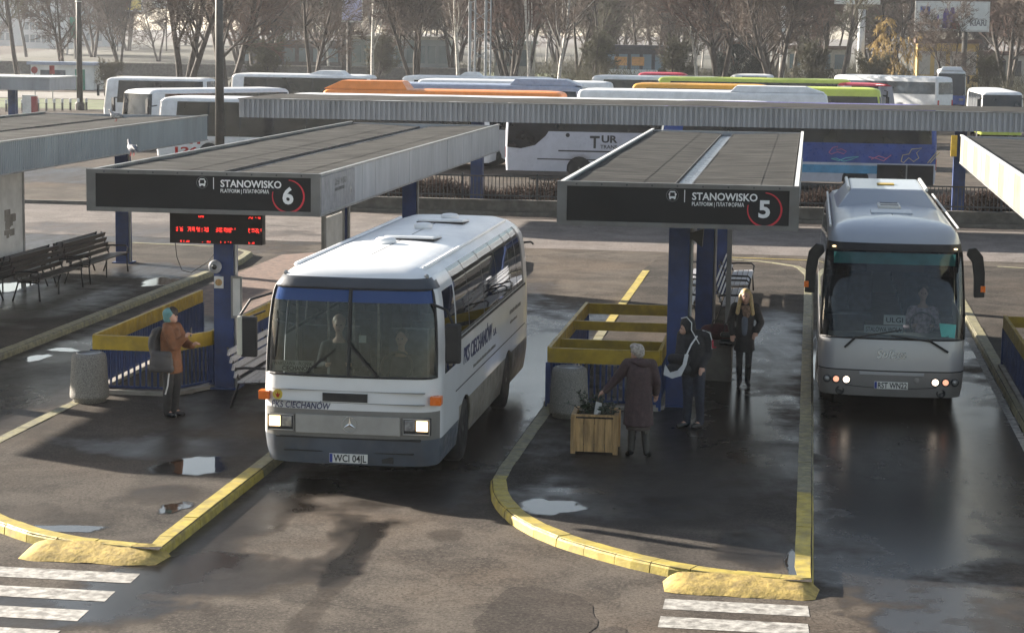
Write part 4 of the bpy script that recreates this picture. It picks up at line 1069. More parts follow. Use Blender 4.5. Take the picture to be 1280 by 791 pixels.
    for s in (-1, 1):
        x0, x1 = (-1.13, -.75) if s < 0 else (.75, 1.13); ym = f(.95, .9)
        h = obj('headlight', MB().box(x0, x1, ym - .03, ym + .08, .785, 1.02), 'rubber', t, bevel=.012)
        obj('lamp_rim', MB().tube([(x0 + .01, ym - .034, .8), (x1 - .01, ym - .034, .8), (x1 - .01, ym - .034, 1.01), (x0 + .01, ym - .034, 1.01)], .012, 6, closed=True), 'bus_grille', h)
        xo0, xo1 = (x0 + .03, x0 + .19) if s < 0 else (x1 - .19, x1 - .03); xi0, xi1 = (x0 + .21, x1 - .03) if s < 0 else (x0 + .03, x1 - .21)
        obj('lamp_lens', MB().box(xo0, xo1, ym - .05, ym - .032, .85, .995), 'head_lamp', h, bevel=.01)
        obj('lamp_lens', MB().box(xi0, xi1, ym - .048, ym - .032, .85, .995), 'lamp_unlit', h, bevel=.01)
        ys_ = f(1.17, 1.25) + .02
        obj('turn_signal', MB().box(s * 1.19 - .075, s * 1.19 + .075, ys_ - .05, ys_ + .12, 1.2, 1.32), 'signal_orange', t, bevel=.012)
    r = obj('roundel', MB().lathe([(.07, .006), (.07, 0)], 22, (0, 0, 0), 'y'), 'roundel_yellow', t, loc=(-.99, f(.99, 1.27) - .008, 1.28))
    obj('roundel_bird', MB().add([(-.04, -.002, .02), (-.01, -.002, .0), (0, -.002, .04), (.01, -.002, .0), (.04, -.002, .02), (.012, -.002, -.04), (-.012, -.002, -.04)], [(0, 1, 6), (1, 2, 3), (3, 4, 5), (1, 3, 5, 6)]), 'lamp_red', r)
    text('lettering', 'PKS CIECHANÓW', .125, 'print_navy', t, (-1.06, f(.75, 1.15) - .035, 1.118), bold=.0015, width=.82, shear=.15, tilt=-.015)
    text('lettering', 'PKS CIECHANÓW', .34, 'print_navy', t, (W + .004, 2.1, 1.45), RIGHT, bold=.004, width=2.7, shear=.1)
    text('lettering', 'S.A.', .16, 'print_navy', t, (W + .004, 4.95, 1.46), RIGHT, width=.3)
    r = random.Random(8); mk = MB()
    for y0, y1, z, h in ((3.0, 5.2, 1.26, .05), (6.75, 8.0, 1.56, .07), (6.8, 7.6, 1.4, .05)):
        y = y0
        while y < y1: w = r.uniform(.03, .09); mk.box(W + .001, W + .004, y, y + w, z, z + h * r.uniform(.7, 1)); y += w + .025
    obj('small_print', mk, 'bus_band', t)
    plate(t, -.26, .27, .375, .5, f(.2, .45) - .016, 'WCI 04JL')
    # wipers
    obj('wiper', MB().bar((.42, f(.4, 1.56) - .05, 1.56), (.05, f(0, 1.95) - .03, 1.95), .02, .03).bar((.28, f(.3, 1.7) - .04, 1.72), (-.02, f(0, 2.05) - .03, 2.05), .014, .02), 'rubber', t)
    obj('wiper', MB().bar((-.62, f(.6, 1.56) - .05, 1.56), (-.36, f(.3, 1.8) - .03, 1.8), .02, .03).bar((-.5, f(.5, 1.6) - .04, 1.66), (-.2, f(.2, 1.9) - .03, 1.92), .014, .02), 'rubber', t)
    # mirrors
    m = obj('mirror', MB().box(-1.5, -1.27, .02, .1, 1.78, 2.34), 'rubber', t, bevel=.03); obj('mirror_shell', MB().box(-1.55, -1.47, .0, .09, 1.8, 2.34), 'mirror_cream', m, bevel=.03); obj('mirror_arm', MB().tube([(-1.5, .05, 2.36), (-1.38, .12, 2.56), (-1.12, .28, 2.64)], .018, 6).tube([(-1.44, .06, 2.3), (-1.2, .22, 2.4)], .014, 6), 'rubber', m)
    m = obj('mirror', MB().box(1.28, 1.5, .25, .34, 1.75, 2.3), 'rubber', t, bevel=.04); obj('mirror_arm', MB().tube([(1.38, .3, 2.3), (1.3, .28, 2.48), (1.1, .3, 2.55)], .022, 6), 'rubber', m)
    m = obj('rear_camera', MB().tube([(1.13, 8.9, 2.55), (1.28, 8.95, 2.56), (1.33, 8.95, 2.52)], .02, 6), 'rubber', t)
    obj('marker_lamp', MB().ball((.98, .5, 2.9), .035, 8, 6), 'lamp_unlit', t); obj('marker_lamp', MB().ball((-.98, .5, 2.9), .035, 8, 6), 'lamp_unlit', t)
    # roof fittings
    for x in (-.92, .9):
        obj('roof_rail', MB().tube([(x, .8, 2.985), (x, 4, 2.985), (x, 8.3, 2.985)], .03, 6), 'bus_roof_white', t)
    for x, y, n in ((-.12, 3.1, 0), (-.02, 5.6, 1), (.1, 7.4, 2)):
        obj('roof_vent', MB().lathe([(.12, 0), (.15, .03), (.16, .07), (.12, .1), (.05, .11)], 16), 'bus_roof_white', t, True, (x, y, 3.055))
    for x, y in ((.32, 4.0), (.28, 6.9)):
        o = obj('roof_hatch', MB().box(-.38, .38, -.35, .35, 0, .04), 'bus_roof_white', t, bevel=.015, loc=(x - .2, y, 3.07), rot=(-.06, 0, 0))
        obj('hatch_seal', B(-.39, .39, -.36, .36, -.03, 0), 'rubber', o)
    # inside
    obj('floor', B(-W + .05, W - .05, .35, L - .3, .78, .84), 'interior', t)
    obj('engine_bulkhead', B(-W + .06, W - .06, L - .5, L - .45, .84, 1.9), 'interior', t)
    obj('dashboard', MB().prism([(.28, 1.2), (.6, 1.2), (.6, 1.42), (.42, 1.52), (.2, 1.5)], -1.1, 1.1, 'yz'), 'interior', t)
    obj('steering_wheel', MB().tube([(.55 + .22 * math.cos(a), .62 + .09 * math.sin(a), 1.62 + .2 * math.sin(a)) for a in [k * math.pi / 8 for k in range(16)]], .016, 6, closed=True), 'black_metal', t)
    obj('ceiling', B(-.95, .95, .5, L - .4, 2.84, 2.86), 'interior_pale', t)
    seats(t, W, 1.75, 8.3, .84)
    s = MB().box(.3, .85, .95, 1.35, 1.1, 1.25).box(.3, .85, 1.32, 1.44, 1.2, 2.05); obj('driver_seat', s, 'seat_cloth', t)
    for x, y in ((-.9, .8), (-.55, 1.2), (.12, 1.45), (-.25, 1.5)): obj('grab_pole', MB().tube([(x, y, .84), (x, y, 2.84)], .018, 6), 'lamp_unlit', t)
    c = obj('destination_card', B(-1.1, -.52, .2, .205, 1.58, 1.73), 'card_white', t); c.location.y = .0
    text('lettering', 'WARSZAWA - PŁOŃSK', .07, 'print_black', c, (-1.08, .198, 1.665), width=.54)
    text('lettering', 'CIECHANÓW', .085, 'print_black', c, (-.96, .198, 1.595), bold=.002, width=.42)
    obj('card', B(.1, .2, .24, .245, 2.0, 2.1), 'card_white', t)
    # under the body
    obj('underframe', B(-W + .1, W - .1, .4, L - .3, .4, .78), 'rubber', t)
    for y in (2.3, 6.65):
        for s in (-1, 1): wheel(t, s * (W - .17), y, .48, .28, s)
    for s in (-1, 1): obj('tail_lamp', B(s * 1.0 - .1, s * 1.0 + .1, L - .04, L + .01, .9, 1.2), 'lamp_red', t)
    return t
mat('shirt_dark', (0.03, 0.035, 0.045), 0.8, var=0.3, scale=9); mat('shirt_blue', (0.12, 0.16, 0.22), 0.8, var=0.3, scale=9); mat('shirt_plaid', (0.42, 0.3, 0.32), 0.8, var=0.45, scale=16)
mat('hair_dark', (0.025, 0.018, 0.014), 0.6, var=0.3, scale=20); mat('hair_bald', (0.42, 0.26, 0.2), 0.5)
white_bus()
seated('person', 'bus driver in dark jacket at the wheel of the white bus', -5.5, 28.0, 1.28, 'shirt_dark', 'hair_dark')
seated('person', 'bald passenger in dark clothes just inside the white bus windscreen', -6.42, 28.15, 1.42, 'shirt_dark', 'hair_bald', .2)

# ---- the silver coach at stand five
def silver_coach():
    W, L = 1.2, 9.4
    t = thing('bus', 'silver-grey coach with black drooping mirrors and paper signs in its windscreen', 'bus', (1.47, 34.7, 0))
    lev = [(.27, .04, .07, .05), (.42, .015, .02, .02), (.7, 0, 0, 0), (.72, 0, 0, 0), (.95, 0, .015, 0), (1.18, 0, .04, 0), (1.24, 0, .05, 0), (1.5, .0, .09, .02), (1.9, .02, .16, .05), (2.3, .045, .24, .08), (2.62, .07, .31, .12), (2.68, .08, .33, .13),
           (2.8, .1, .4, .15), (2.95, .15, .55, .22), (3.05, .24, .8, .32), (3.1, .42, 1.05, .5), (3.13, .7, 1.3, .8), (3.145, 1.0, 1.6, 1.1), (3.15, 1.19, 1.9, 1.4)]
    win = [(1.7, 3.0), (3.05, 4.4), (4.45, 5.8), (5.85, 7.2), (7.25, 8.5)]; drv = (.6, 1.5)
    sh = Shell(W, L, .28, lev, [drv[0], drv[1]] + [a for w in win for a in w], 8, .12, [(2.4, .55, .42), (6.9, .55, .42)])
    jr = lambda y: sh.jr[round(y, 4)]; jl = lambda y: sh.jl[round(y, 4)]
    gc = set(); NL = len(lev) - 1; wsj = range(-4, sh.jf1 + 4)
    gc |= {(i, j % sh.n) for i in range(6, 11) for j in wsj}
    side = []
    for a, b in win + [drv]:
        for c in (ring_cells(7, 12, jr(a), jr(b)), ring_cells(7, 12, jl(b), jl(a))): side.append(c); gc |= {(i, j % sh.n) for i, j in c}
    def mi(i, j):
        z = (lev[i][0] + lev[i + 1][0]) / 2; y = sh.P[j][1]
        if i == 2 and y < .3: return 1
        if 6 <= i <= 11 and y < .62 and (abs(sh.P[j][0]) > W - .3): return 1
        if i == 11 and y < .3: return 1
        if 7 <= i < 12 and .5 < y < 8.6: return 1
        if z < .7: return 3
        if i >= 12: return 2
        return 0
    sh.patch('body', [(i, j) for i in range(NL) for j in range(sh.n) if (i, j) not in gc], ['bus_silver', 'rubber', 'bus_silver_sky', 'bus_silver_dirty'], t, mi=mi)
    ws = sh.patch('windscreen', [(i, j) for i in range(6, 11) for j in wsj], 'coach_glass', t, -.004)
    obj('seal', MB().tube(sh.loop(6, 11, -4, sh.jf1 + 4, .003), .016, 6, closed=True), 'rubber', ws)
    for c in side: sh.patch('side_window', c, 'bus_glass_dark', t, .004)
    f = lambda x, z: sh.fy(x, z)
    obj('bumper_flap', B(-.52, .54, f(0, .6) - .012, f(.5, .6) + .03, .64, .69), 'bus_silver', t, bevel=.005)
    obj('bumper_seam', MB().tube([(x, f(x, .45) - .004, .42 + .05 * abs(x) ** 2) for x in [-.75 + .15 * k for k in range(11)]], .006, 5), 'rubber', t)
    for s in (-1, 1):
        for x, m, r in ((.73, 'head_lamp_white', .055), (.9, 'fog_lamp', .05), (1.05, 'lamp_unlit', .045)):
            y = f(x, .53) - .012
            h = obj('headlight', MB().lathe([(r + .022, .05), (r + .022, -.004), (r, .0)], 18, (0, 0, 0), 'y'), 'dark_metal', t, True, (s * x, y, .54))
            obj('lamp_lens', MB().lathe([(r, .0), (r * .8, -.012), (r * .3, -.02)], 16, (0, 0, 0), 'y'), m, h, True)
        obj('fog_light', MB().lathe([(.075, .05), (.075, -.006), (.055, -.006), (.045, .01)], 18, (0, 0, 0), 'y'), 'rubber', t, True, (s * .83, f(.83, .36) - .006, .35))
        # mirrors
        m = obj('mirror', MB().prism([(s * 1.18, 2.78), (s * 1.3, 2.8), (s * 1.42, 2.66), (s * 1.46, 2.4), (s * 1.47, 1.98), (s * 1.3, 1.97), (s * 1.29, 2.3), (s * 1.25, 2.55), (s * 1.16, 2.66)][::s], -.06, .1, 'xz'), 'rubber', t, bevel=.02, loc=(0, .12, 0))
        obj('mirror_lamp', B(s * 1.44 - .04, s * 1.44 + .035, -.075, -.06, 2.07, 2.17), 'signal_orange', m)
        obj('roof_lamp', MB().ball((s * 1.0, f(1, 2.72) - .0, 2.73), (.035, .02, .015), 8, 6), 'head_lamp', t)
    plate(t, -.27, .28, .41, .53, f(.25, .45) - .014, 'RST WN22')
    obj('badge', MB().lathe([(.05, 0), (.05, -.008), (.02, -.012)], 16, (0, 0, 0), 'y'), 'bus_silver_dirty', t, loc=(.42, f(.42, .5) - .004, .56))
    text('lettering', 'Solbus', .2, 'chrome', t, (-.25, f(.2, .97) - .014, .93), bold=.004, width=.5, shear=.25)
    obj('wiper', MB().bar((-.78, f(.78, 1.12) - .04, 1.08), (-.6, f(.6, 1.26) - .04, 1.26), .028, .035).bar((-.62, f(.6, 1.25) - .05, 1.25), (.15, f(.2, 1.42) - .04, 1.4), .016, .022), 'rubber', t)
    obj('wiper', MB().bar((.92, f(.92, 1.1) - .04, 1.05), (.6, f(.6, 1.26) - .04, 1.24), .028, .035).bar((.65, f(.6, 1.25) - .05, 1.22), (-.02, f(.2, 1.34) - .04, 1.3), .016, .022), 'rubber', t)
    # roof
    ac = obj('air_conditioner', MB().add([(-.92, 4.3, 3.06), (.92, 4.3, 3.06), (.95, 7.6, 3.06), (-.95, 7.6, 3.06), (-.66, 4.75, 3.4), (.66, 4.75, 3.4), (.66, 7.3, 3.42), (-.66, 7.3, 3.42)], [(4, 5, 6, 7), (0, 1, 5, 4), (1, 2, 6, 5), (2, 3, 7, 6), (3, 0, 4, 7)]), 'bus_silver_sky', t, bevel=.03)
    for s in (-1, 1): obj('side_grille', MB().tube([(s * .72, 4.72, 3.4), (s * .72, 7.3, 3.42)], .035, 6), 'trim_white', ac)
    obj('fan_cover', B(-.16, .16, 5.6, 6.0, 3.41, 3.43), 'rail_yellow', ac)
    h = obj('roof_hatch', B(-.36, .36, 2.2, 2.95, 3.1, 3.17), 'bus_silver_sky', t, bevel=.015); obj('hatch_seal', B(-.39, .39, 2.17, 2.98, 3.08, 3.12), 'rubber', h)
    for y in (3.45, 3.95):
        o = obj('roof_vent', MB().box(-.2, .2, y - .14, y + .14, 3.12, 3.2), 'trim_white', t, bevel=.02); obj('vent_slot', B(-.16, .16, y - .1, y + .1, 3.201, 3.205), 'dark_metal', o)
    for s in (-1, 1): obj('roof_rail', MB().tube([(s * 1.07, 1.0, 3.02), (s * 1.07, 8.8, 3.02)], .022, 6), 'trim_white', t)
    # inside
    obj('floor', B(-W + .05, W - .05, .4, L - .3, .85, .92), 'interior', t)
    obj('dashboard', MB().prism([(.3, .9), (.75, .9), (.75, 1.22), (.5, 1.3), (.2, 1.27)], -1.05, 1.05, 'yz'), 'interior_pale', t)
    obj('steering_wheel', MB().tube([(.52 + .21 * math.cos(a), .75 + .1 * math.sin(a), 1.42 + .18 * math.sin(a)) for a in [k * math.pi / 8 for k in range(16)]], .016, 6, closed=True), 'black_metal', t)
    obj('ceiling', B(-1.0, 1.0, .9, L - .5, 2.86, 2.88), 'interior', t)
    obj('destination_box', B(-.45, .5, .45, .6, 2.32, 2.56), 'interior', t)
    obj('sun_visor', B(-1.0, 1.0, .42, .44, 2.45, 2.64), 'sticker_teal', t).location.z = .0
    seats(t, W, 2.0, 8.6, .92)
    obj('driver_seat', MB().box(.28, .8, 1.05, 1.5, 1.0, 1.15).box(.28, .8, 1.5, 1.6, 1.1, 1.95), 'seat_cloth', t)
    c = obj('paper_sign', B(-.14, .22, .4, .405, 1.44, 1.6), 'card_white', t); text('lettering', 'ULGI', .12, 'print_black', c, (-.1, .396, 1.475), bold=.002, width=.28)
    c = obj('paper_sign', B(-.46, .18, .33, .335, 1.3, 1.43), 'card_white', t); text('lettering', 'STALOWA WOLA', .11, 'print_black', c, (-.43, .326, 1.325), bold=.001, width=.58)
    obj('windscreen_sticker', MB().add([(.8, f(.8, 1.3) + .004, 1.3), (1.02, f(1.02, 1.28) + .004, 1.28), (1.04, f(1.0, 1.5) + .004, 1.5), (.76, f(.76, 1.52) + .004, 1.52)], [(0, 1, 2, 3)]), 'sticker_teal', t)
    obj('underframe', B(-W + .1, W - .1, .4, L - .3, .38, .8), 'rubber', t)
    for y in (2.4, 6.9):
        for s in (-1, 1): wheel(t, s * (W - .17), y, .47, .28, s)
    return t
silver_coach()
seated('person', 'driver in a pale plaid shirt at the wheel of the silver coach', 2.0, 35.75, 1.2, 'shirt_plaid', 'hair_dark')

# ---- parked coaches beyond the fence
mat('coach_white', (0.66, 0.67, 0.68), 0.4, var=0.08, dirt=0.3, dcol=(0.45, 0.44, 0.42))
mat('coach_lavender', (0.5, 0.51, 0.57), 0.35, var=0.05, dirt=0.12, dcol=(0.35, 0.34, 0.36))
mat('coach_orange', (0.75, 0.24, 0.05), 0.4, var=0.08); mat('coach_amber', (0.75, 0.36, 0.04), 0.4, var=0.08)
mat('coach_lime', (0.5, 0.58, 0.1), 0.4, var=0.08); mat('coach_red', (0.5, 0.05, 0.08), 0.4, var=0.1); mat('coach_blue', (0.03, 0.07, 0.28), 0.35, var=0.2)
mat('coach_sky', (0.08, 0.27, 0.45), 0.35, var=0.15); mat('coach_purple', (0.07, 0.05, 0.25), 0.35, var=0.2); mat('coach_greyblue', (0.27, 0.32, 0.42), 0.35, var=0.1); mat('coach_grey', (0.25, 0.25, 0.28), 0.4, var=0.15)
def parked(label, X, Y, rz, H=3.3, L=12.0, side='coach_white', roof='coach_white', glassm='far_glass', zw=(1.75, 3.0), ac=None, lower=None, front='far_glass_sky', name='parked_bus', acm=None, arch=True):
    """X, Y: middle of the bus front on the ground; rz turns it (0 faces the camera side)"""
    W = 1.27; t = thing(name, label, 'bus', (X, Y, 0), rz, 'buses parked beyond the fence')
    z0, z1 = zw
    lev = [(.35, .02, .05, .03), (.8, 0, 0, 0), (1.15, 0, .0, 0), (z0, 0, .05, 0), (z1, .05, .2, .05), (max(z1 + .03, H - .17), .085, .26, .09), (H - .08, .18, .38, .18), (H - .03, .42, .65, .4), (H, .8, 1.1, .8), (H + .01, W - .01, 1.6, 1.3)]
    n = max(4, int(L / 1.7)); st = [.9 + (L - 1.6) * k / n for k in range(n + 1)]
    ys = sorted(set([round(v, 4) for a, b in zip(st, st[1:]) for v in (a + .04, b - .04)]))
    sh = Shell(W, L, .2, lev, ys, 4, .07, [(2.6, .55, .45), (L - 3.2, .55, .45)] if arch else [])
    jr = lambda y: sh.jr[round(y, 4)]; jl = lambda y: sh.jl[round(y, 4)]
    gc = set(); panes = []
    for a, b in zip(st, st[1:]):
        a, b = a + .04, b - .04
        for c in (ring_cells(3, 4, jr(a), jr(b)), ring_cells(3, 4, jl(b), jl(a))): panes.append(c); gc |= {(i, j % sh.n) for i, j in c}
    fw = [(i, j) for i in (2, 3) for j in range(-3, sh.jf1 + 3)]; gc |= {(i, j % sh.n) for i, j in fw}
    rw = ring_cells(3, 4, sh.jb0, sh.jb1 + 1); gc |= set(rw)
    lw = lower or side
    sh.patch('body', [(i, j) for i in range(len(lev) - 1) for j in range(sh.n) if (i, j) not in gc], [side, roof, lw, glassm], t, mi=lambda i, j: 1 if i >= 4 else (2 if i < 2 else (3 if i == 3 and .8 < sh.P[j][1] < L - .6 else 0)))
    for c in panes: sh.patch('side_window', c, glassm, t, .01)
    sh.patch('windscreen', fw, front, t, .006); sh.patch('rear_window', rw, glassm, t, .006)
    if ac:
        for (a, b, h, w) in ac:
            obj('air_conditioner', MB().add([(-w, a, H - .04), (w, a, H - .04), (w, b, H - .04), (-w, b, H - .04), (-w * .8, a + min(.9, (b - a) * .3), H + h), (w * .8, a + min(.9, (b - a) * .3), H + h), (w * .8, b - .3, H + h), (-w * .8, b - .3, H + h)], [(4, 5, 6, 7), (0, 1, 5, 4), (1, 2, 6, 5), (2, 3, 7, 6), (3, 0, 4, 7)]), acm or roof, t, bevel=.04)
    for y in (2.6, L - 3.2):
        for s in (-1, 1): wheel(t, s * (W - .17), y, .5, .28, s)
    obj('underframe', B(-W + .1, W - .1, .4, L - .3, .38, .8), 'rubber', t)
    for s in (-1, 1):
        obj('headlight', MB().box(s * .9 - .2, s * .9 + .2, .0, .15, .7, .9), 'lamp_unlit', t, bevel=.03); obj('tail_lamp', B(s * 1.05 - .1, s * 1.05 + .1, L - .05, L + .01, .9, 1.35), 'lamp_red', t)
        obj('mirror', MB().tube([(s * 1.1, .1, H - .45), (s * 1.42, -.15, H - .5)], .03, 5).box(s * 1.45 - .1, s * 1.45 + .1, -.22, -.12, H - 1.2, H - .5), 'rubber', t)
    return t
HP = math.pi / 2
def row(px_l, px_r, py, H, label, face, **kw):
    """bus parked crosswise: its near roof edge runs from px_l to px_r at image row py"""
    pm = G((px_l + px_r) / 2, py, H - .1); Y = pm.y
    xl, xr = AY(px_l, py, Y).x, AY(px_r, py, Y).x
    L = xr - xl
    if face == 'l': return parked(label, xl, Y + 1.27, -HP, H, L, **kw)
    return parked(label, xr, Y + 1.27, HP, H, L, **kw)
# the nearest row, seen under the long roof
tur = parked('pale lavender coach with black lettering and a sweeping dark corner window', -1.2, 89.6, HP, 3.45, 11.7, 'coach_lavender', 'coach_white', zw=(2.05, 2.95))
for s, z, h, x, w, b in (('T', 1.38, .72, 8.05, .42, .02), ('UR', 1.62, .42, 7.55, .68, .015), ('TRANS', 1.36, .22, 7.6, .72, .004)):
    o = text('lettering', s, h, 'print_black', tur, (-1.275, x, z), Matrix(((0, 0, -1), (-1, 0, 0), (0, 1, 0))).to_4x4(), bold=b, width=w)
# (the camera sees this coach's left flank, so lettering runs towards local -y)
mk = MB(); mk.tube([(-1.278, 6.3, 1.5), (-1.278, 6.2, 1.85), (-1.278, 5.9, 1.9), (-1.278, 5.8, 1.7), (-1.278, 5.6, 1.95), (-1.278, 5.45, 1.8), (-1.278, 5.6, 1.5), (-1.278, 6.0, 1.42)], .012, 4, closed=True)
obj('line_emblem', mk, 'print_grey', tur)
obj('side_stripe', B(-1.282, -1.27, 3.2, 9.4, 1.2, 1.26), 'print_black', tur); obj('side_stripe', B(-1.282, -1.27, 2.6, 10.3, .84, .89), 'print_black', tur)
obj('quarter_window', MB().prism([(11.6, 1.35), (11.0, 1.3), (10.4, 1.45), (9.95, 1.85), (9.6, 2.4), (9.4, 3.0), (11.5, 3.0)], -1.285, -1.272, 'yz'), 'far_glass', tur)
obj('round_badge', MB().lathe([(.09, -1.284), (.09, -1.27)], 16, (0, 9.0, 1.9), 'x'), 'print_black', tur)
blue = parked('dark blue coach with coloured squiggles and a dark double door', -6.2, 86.9, -HP, 3.5, 11.3, 'coach_blue', 'coach_purple', zw=(1.95, 2.9), lower='coach_lavender')
def squig(par, pts, m): obj('squiggle', MB().tube([(1.283, y, z) for y, z in pts], .016, 4), m, par)
mat('line_pink', (0.6, 0.2, 0.3), 0.5); mat('line_teal', (0.2, 0.55, 0.55), 0.5); mat('line_gold', (0.6, 0.5, 0.25), 0.5)
squig(blue, [(7.0, 1.55), (7.15, 1.75), (7.35, 1.8), (7.3, 1.65), (7.5, 1.7), (7.7, 1.6), (7.6, 1.5), (7.35, 1.58), (7.1, 1.48), (7.0, 1.55)], 'line_pink')
squig(blue, [(7.1, 1.3), (7.4, 1.22), (7.7, 1.35), (8.2, 1.4), (7.9, 1.28), (7.6, 1.2), (7.3, 1.32), (7.1, 1.3)], 'line_teal')
squig(blue, [(8.6, 1.4), (8.9, 1.35), (9.2, 1.25), (9.5, 1.5), (9.3, 1.35), (9.0, 1.45), (8.7, 1.3)], 'line_pink')
squig(blue, [(9.9, 1.25), (9.95, 1.5), (10.2, 1.55), (10.3, 1.75), (10.7, 1.8), (10.5, 1.6), (10.6, 1.4), (10.4, 1.25), (10.2, 1.4), (10.0, 1.2), (9.9, 1.25)], 'line_gold')
squig(blue, [(10.95, 1.2), (11.3, 1.65), (11.42, 1.65), (11.05, 1.2)], 'line_gold')
obj('side_band', B(1.272, 1.28, .4, 9.0, .72, 1.05), 'coach_sky', blue)
d = obj('door', B(1.272, 1.29, 8.95, 11.2, .3, 1.1), 'far_glass', blue); obj('door_post', B(1.291, 1.3, 10.1, 10.16, .3, 1.1), 'aluminium', d)
cb = row(192, 612, 126.5, 3.1, 'long white-roofed coach with a dark window band behind the lamp post', 'l', zw=(1.3, 2.86), glassm='far_glass')
text('lettering', 'TI', .5, 'lamp_red', cb, (1.285, 1.5, .95), RIGHT, bold=.02, width=.7); text('lettering', '126', .4, 'lamp_red', cb, (1.285, 1.0, .5), RIGHT, bold=.015, width=1.1)
row(345, 700, 122.5, 3.25, 'white coach parked just behind the long roof, beside an orange-roofed one', 'l')
row(396, 704, 115, 3.3, 'orange-roofed coach with a raised roof unit', 'l', side='coach_orange', roof='coach_orange', ac=[(.3, 4.6, .38, 1.0)])
row(452, 730, 107, 3.35, 'grey-blue coach with a long roof unit, behind the orange-roofed one', 'r', side='coach_lavender', roof='coach_greyblue', ac=[(.2, 4.2, .3, 1.0)])
row(520, 768, 102.5, 3.4, 'white coach with its rear end showing beside the grey-blue coach', 'r')
row(497, 690, 97.5, 3.3, 'white coach at the back of the row in front of the trees', 'l', ac=[(4.0, 5.5, .25, .8)])
row(720, 1041, 116, 3.5, 'white coach with a long smooth roof behind the lettered lavender coach', 'r', ac=[(.4, 5.0, .25, 1.0)])
row(785, 962, 107, 3.3, 'amber-roofed coach between white coaches', 'l', side='coach_amber', roof='coach_amber')
row(818, 1065, 99.5, 3.3, 'lime green coach with a long roof at the back of the row', 'l', side='coach_lime', roof='coach_lime')
row(950, 1107, 111.5, 3.3, 'lime green coach with a large dark side window beside the amber-roofed coach', 'r', side='coach_lime', roof='coach_lime', zw=(1.6, 2.8))
row(735, 905, 97, 3.3, 'white coach with lime stripe behind the amber-roofed coach', 'l')
row(797, 862, 92.5, 3.2, 'red-roofed coach far behind the white coaches', 'r', side='coach_red', roof='coach_red')
row(912, 968, 94.5, 3.2, 'small pale bus at the back beside the lime green coach', 'l')
c = G(1034, 95.5, 3.1); parked('plain white bus with a row of pale windows, its grey rear towards the billboard', c.x + 1.0, c.y + 6, -math.pi + .98, 3.2, 10.0, 'coach_white', 'coach_white', glassm='far_glass_sky', zw=(1.8, 2.75))
row(1052, 1106, 106, 3.2, 'maroon-roofed bus partly hidden by the lime green coach', 'r', side='coach_lavender', roof='coach_red')
c = G(1190, 88, 3.4); parked('white-capped coach with a dark face looking towards the platforms', c.x, c.y, -.05, 3.4, 12, 'coach_white', 'coach_white', front='far_glass', zw=(1.3, 3.1), lower='coach_blue', ac=[(.3, 1.4, .3, 1.0)])
c = G(1254, 114, 3.05); parked('white bus with a broad dark windscreen and lime stripe near the yellow house', c.x, c.y, 0.02, 3.05, 10, 'coach_white', 'coach_white', front='far_glass', zw=(1.4, 2.8), lower='coach_lime')
# left of the lamp post
row(127, 258, 99, 3.1, 'white bus with dark windows farthest back by the road', 'l', zw=(1.5, 2.88))
c = G(166, 111, 3.1); parked('white bus with a big blue-grey windscreen turned towards the platforms', c.x, c.y, -.62, 3.1, 9.5, 'coach_white', 'coach_white', zw=(1.3, 2.85), front='far_glass')
row(284, 463, 94.5, 3.4, 'white coach with roof unit and shiny curved windscreen beside the trees', 'l', zw=(1.6, 3.15), ac=[(5.2, 7.6, .22, .9)])
# ------------------------------------------------------------------ people on the platforms
mat('coat_plum', (0.055, 0.032, 0.033), 0.8, var=0.25, scale=14, bump=.5, bscale=50); mat('coat_black', (0.012, 0.012, 0.014), 0.75, var=0.3, scale=10); mat('coat_rust', (0.17, 0.065, 0.024), 0.75, var=0.2, scale=10, bump=.4, bscale=50)
mat('jeans_dark', (0.02, 0.025, 0.04), 0.8, var=0.25, scale=14); mat('trousers_black', (0.012, 0.012, 0.014), 0.7, var=0.3); mat('boots_black', (0.01, 0.01, 0.011), 0.35, var=0.2)
mat('hair_grey', (0.34, 0.3, 0.26), 0.75, var=0.4, scale=40, bump=.8, bscale=60); mat('hair_blonde', (0.5, 0.36, 0.17), 0.55, var=0.3, scale=25, stretch=(4, 4, 0.6), bump=.4)
mat('hood_teal', (0.12, 0.26, 0.26), 0.85, var=0.15, scale=12, bump=.5, bscale=50); mat('scarf_tan', (0.2, 0.13, 0.09), 0.85, var=0.5, scale=30); mat('bag_grey', (0.06, 0.055, 0.055), 0.7, var=0.2)
mat('piping_white', (0.6, 0.6, 0.6), 0.6); mat('piping_red', (0.4, 0.02, 0.04), 0.6); mat('jumper_grey', (0.1, 0.12, 0.16), 0.8); mat('tights', (0.06, 0.045, 0.04), 0.7); mat('fur_dark', (0.05, 0.04, 0.035), 0.9, var=0.5, scale=40, bump=.9)

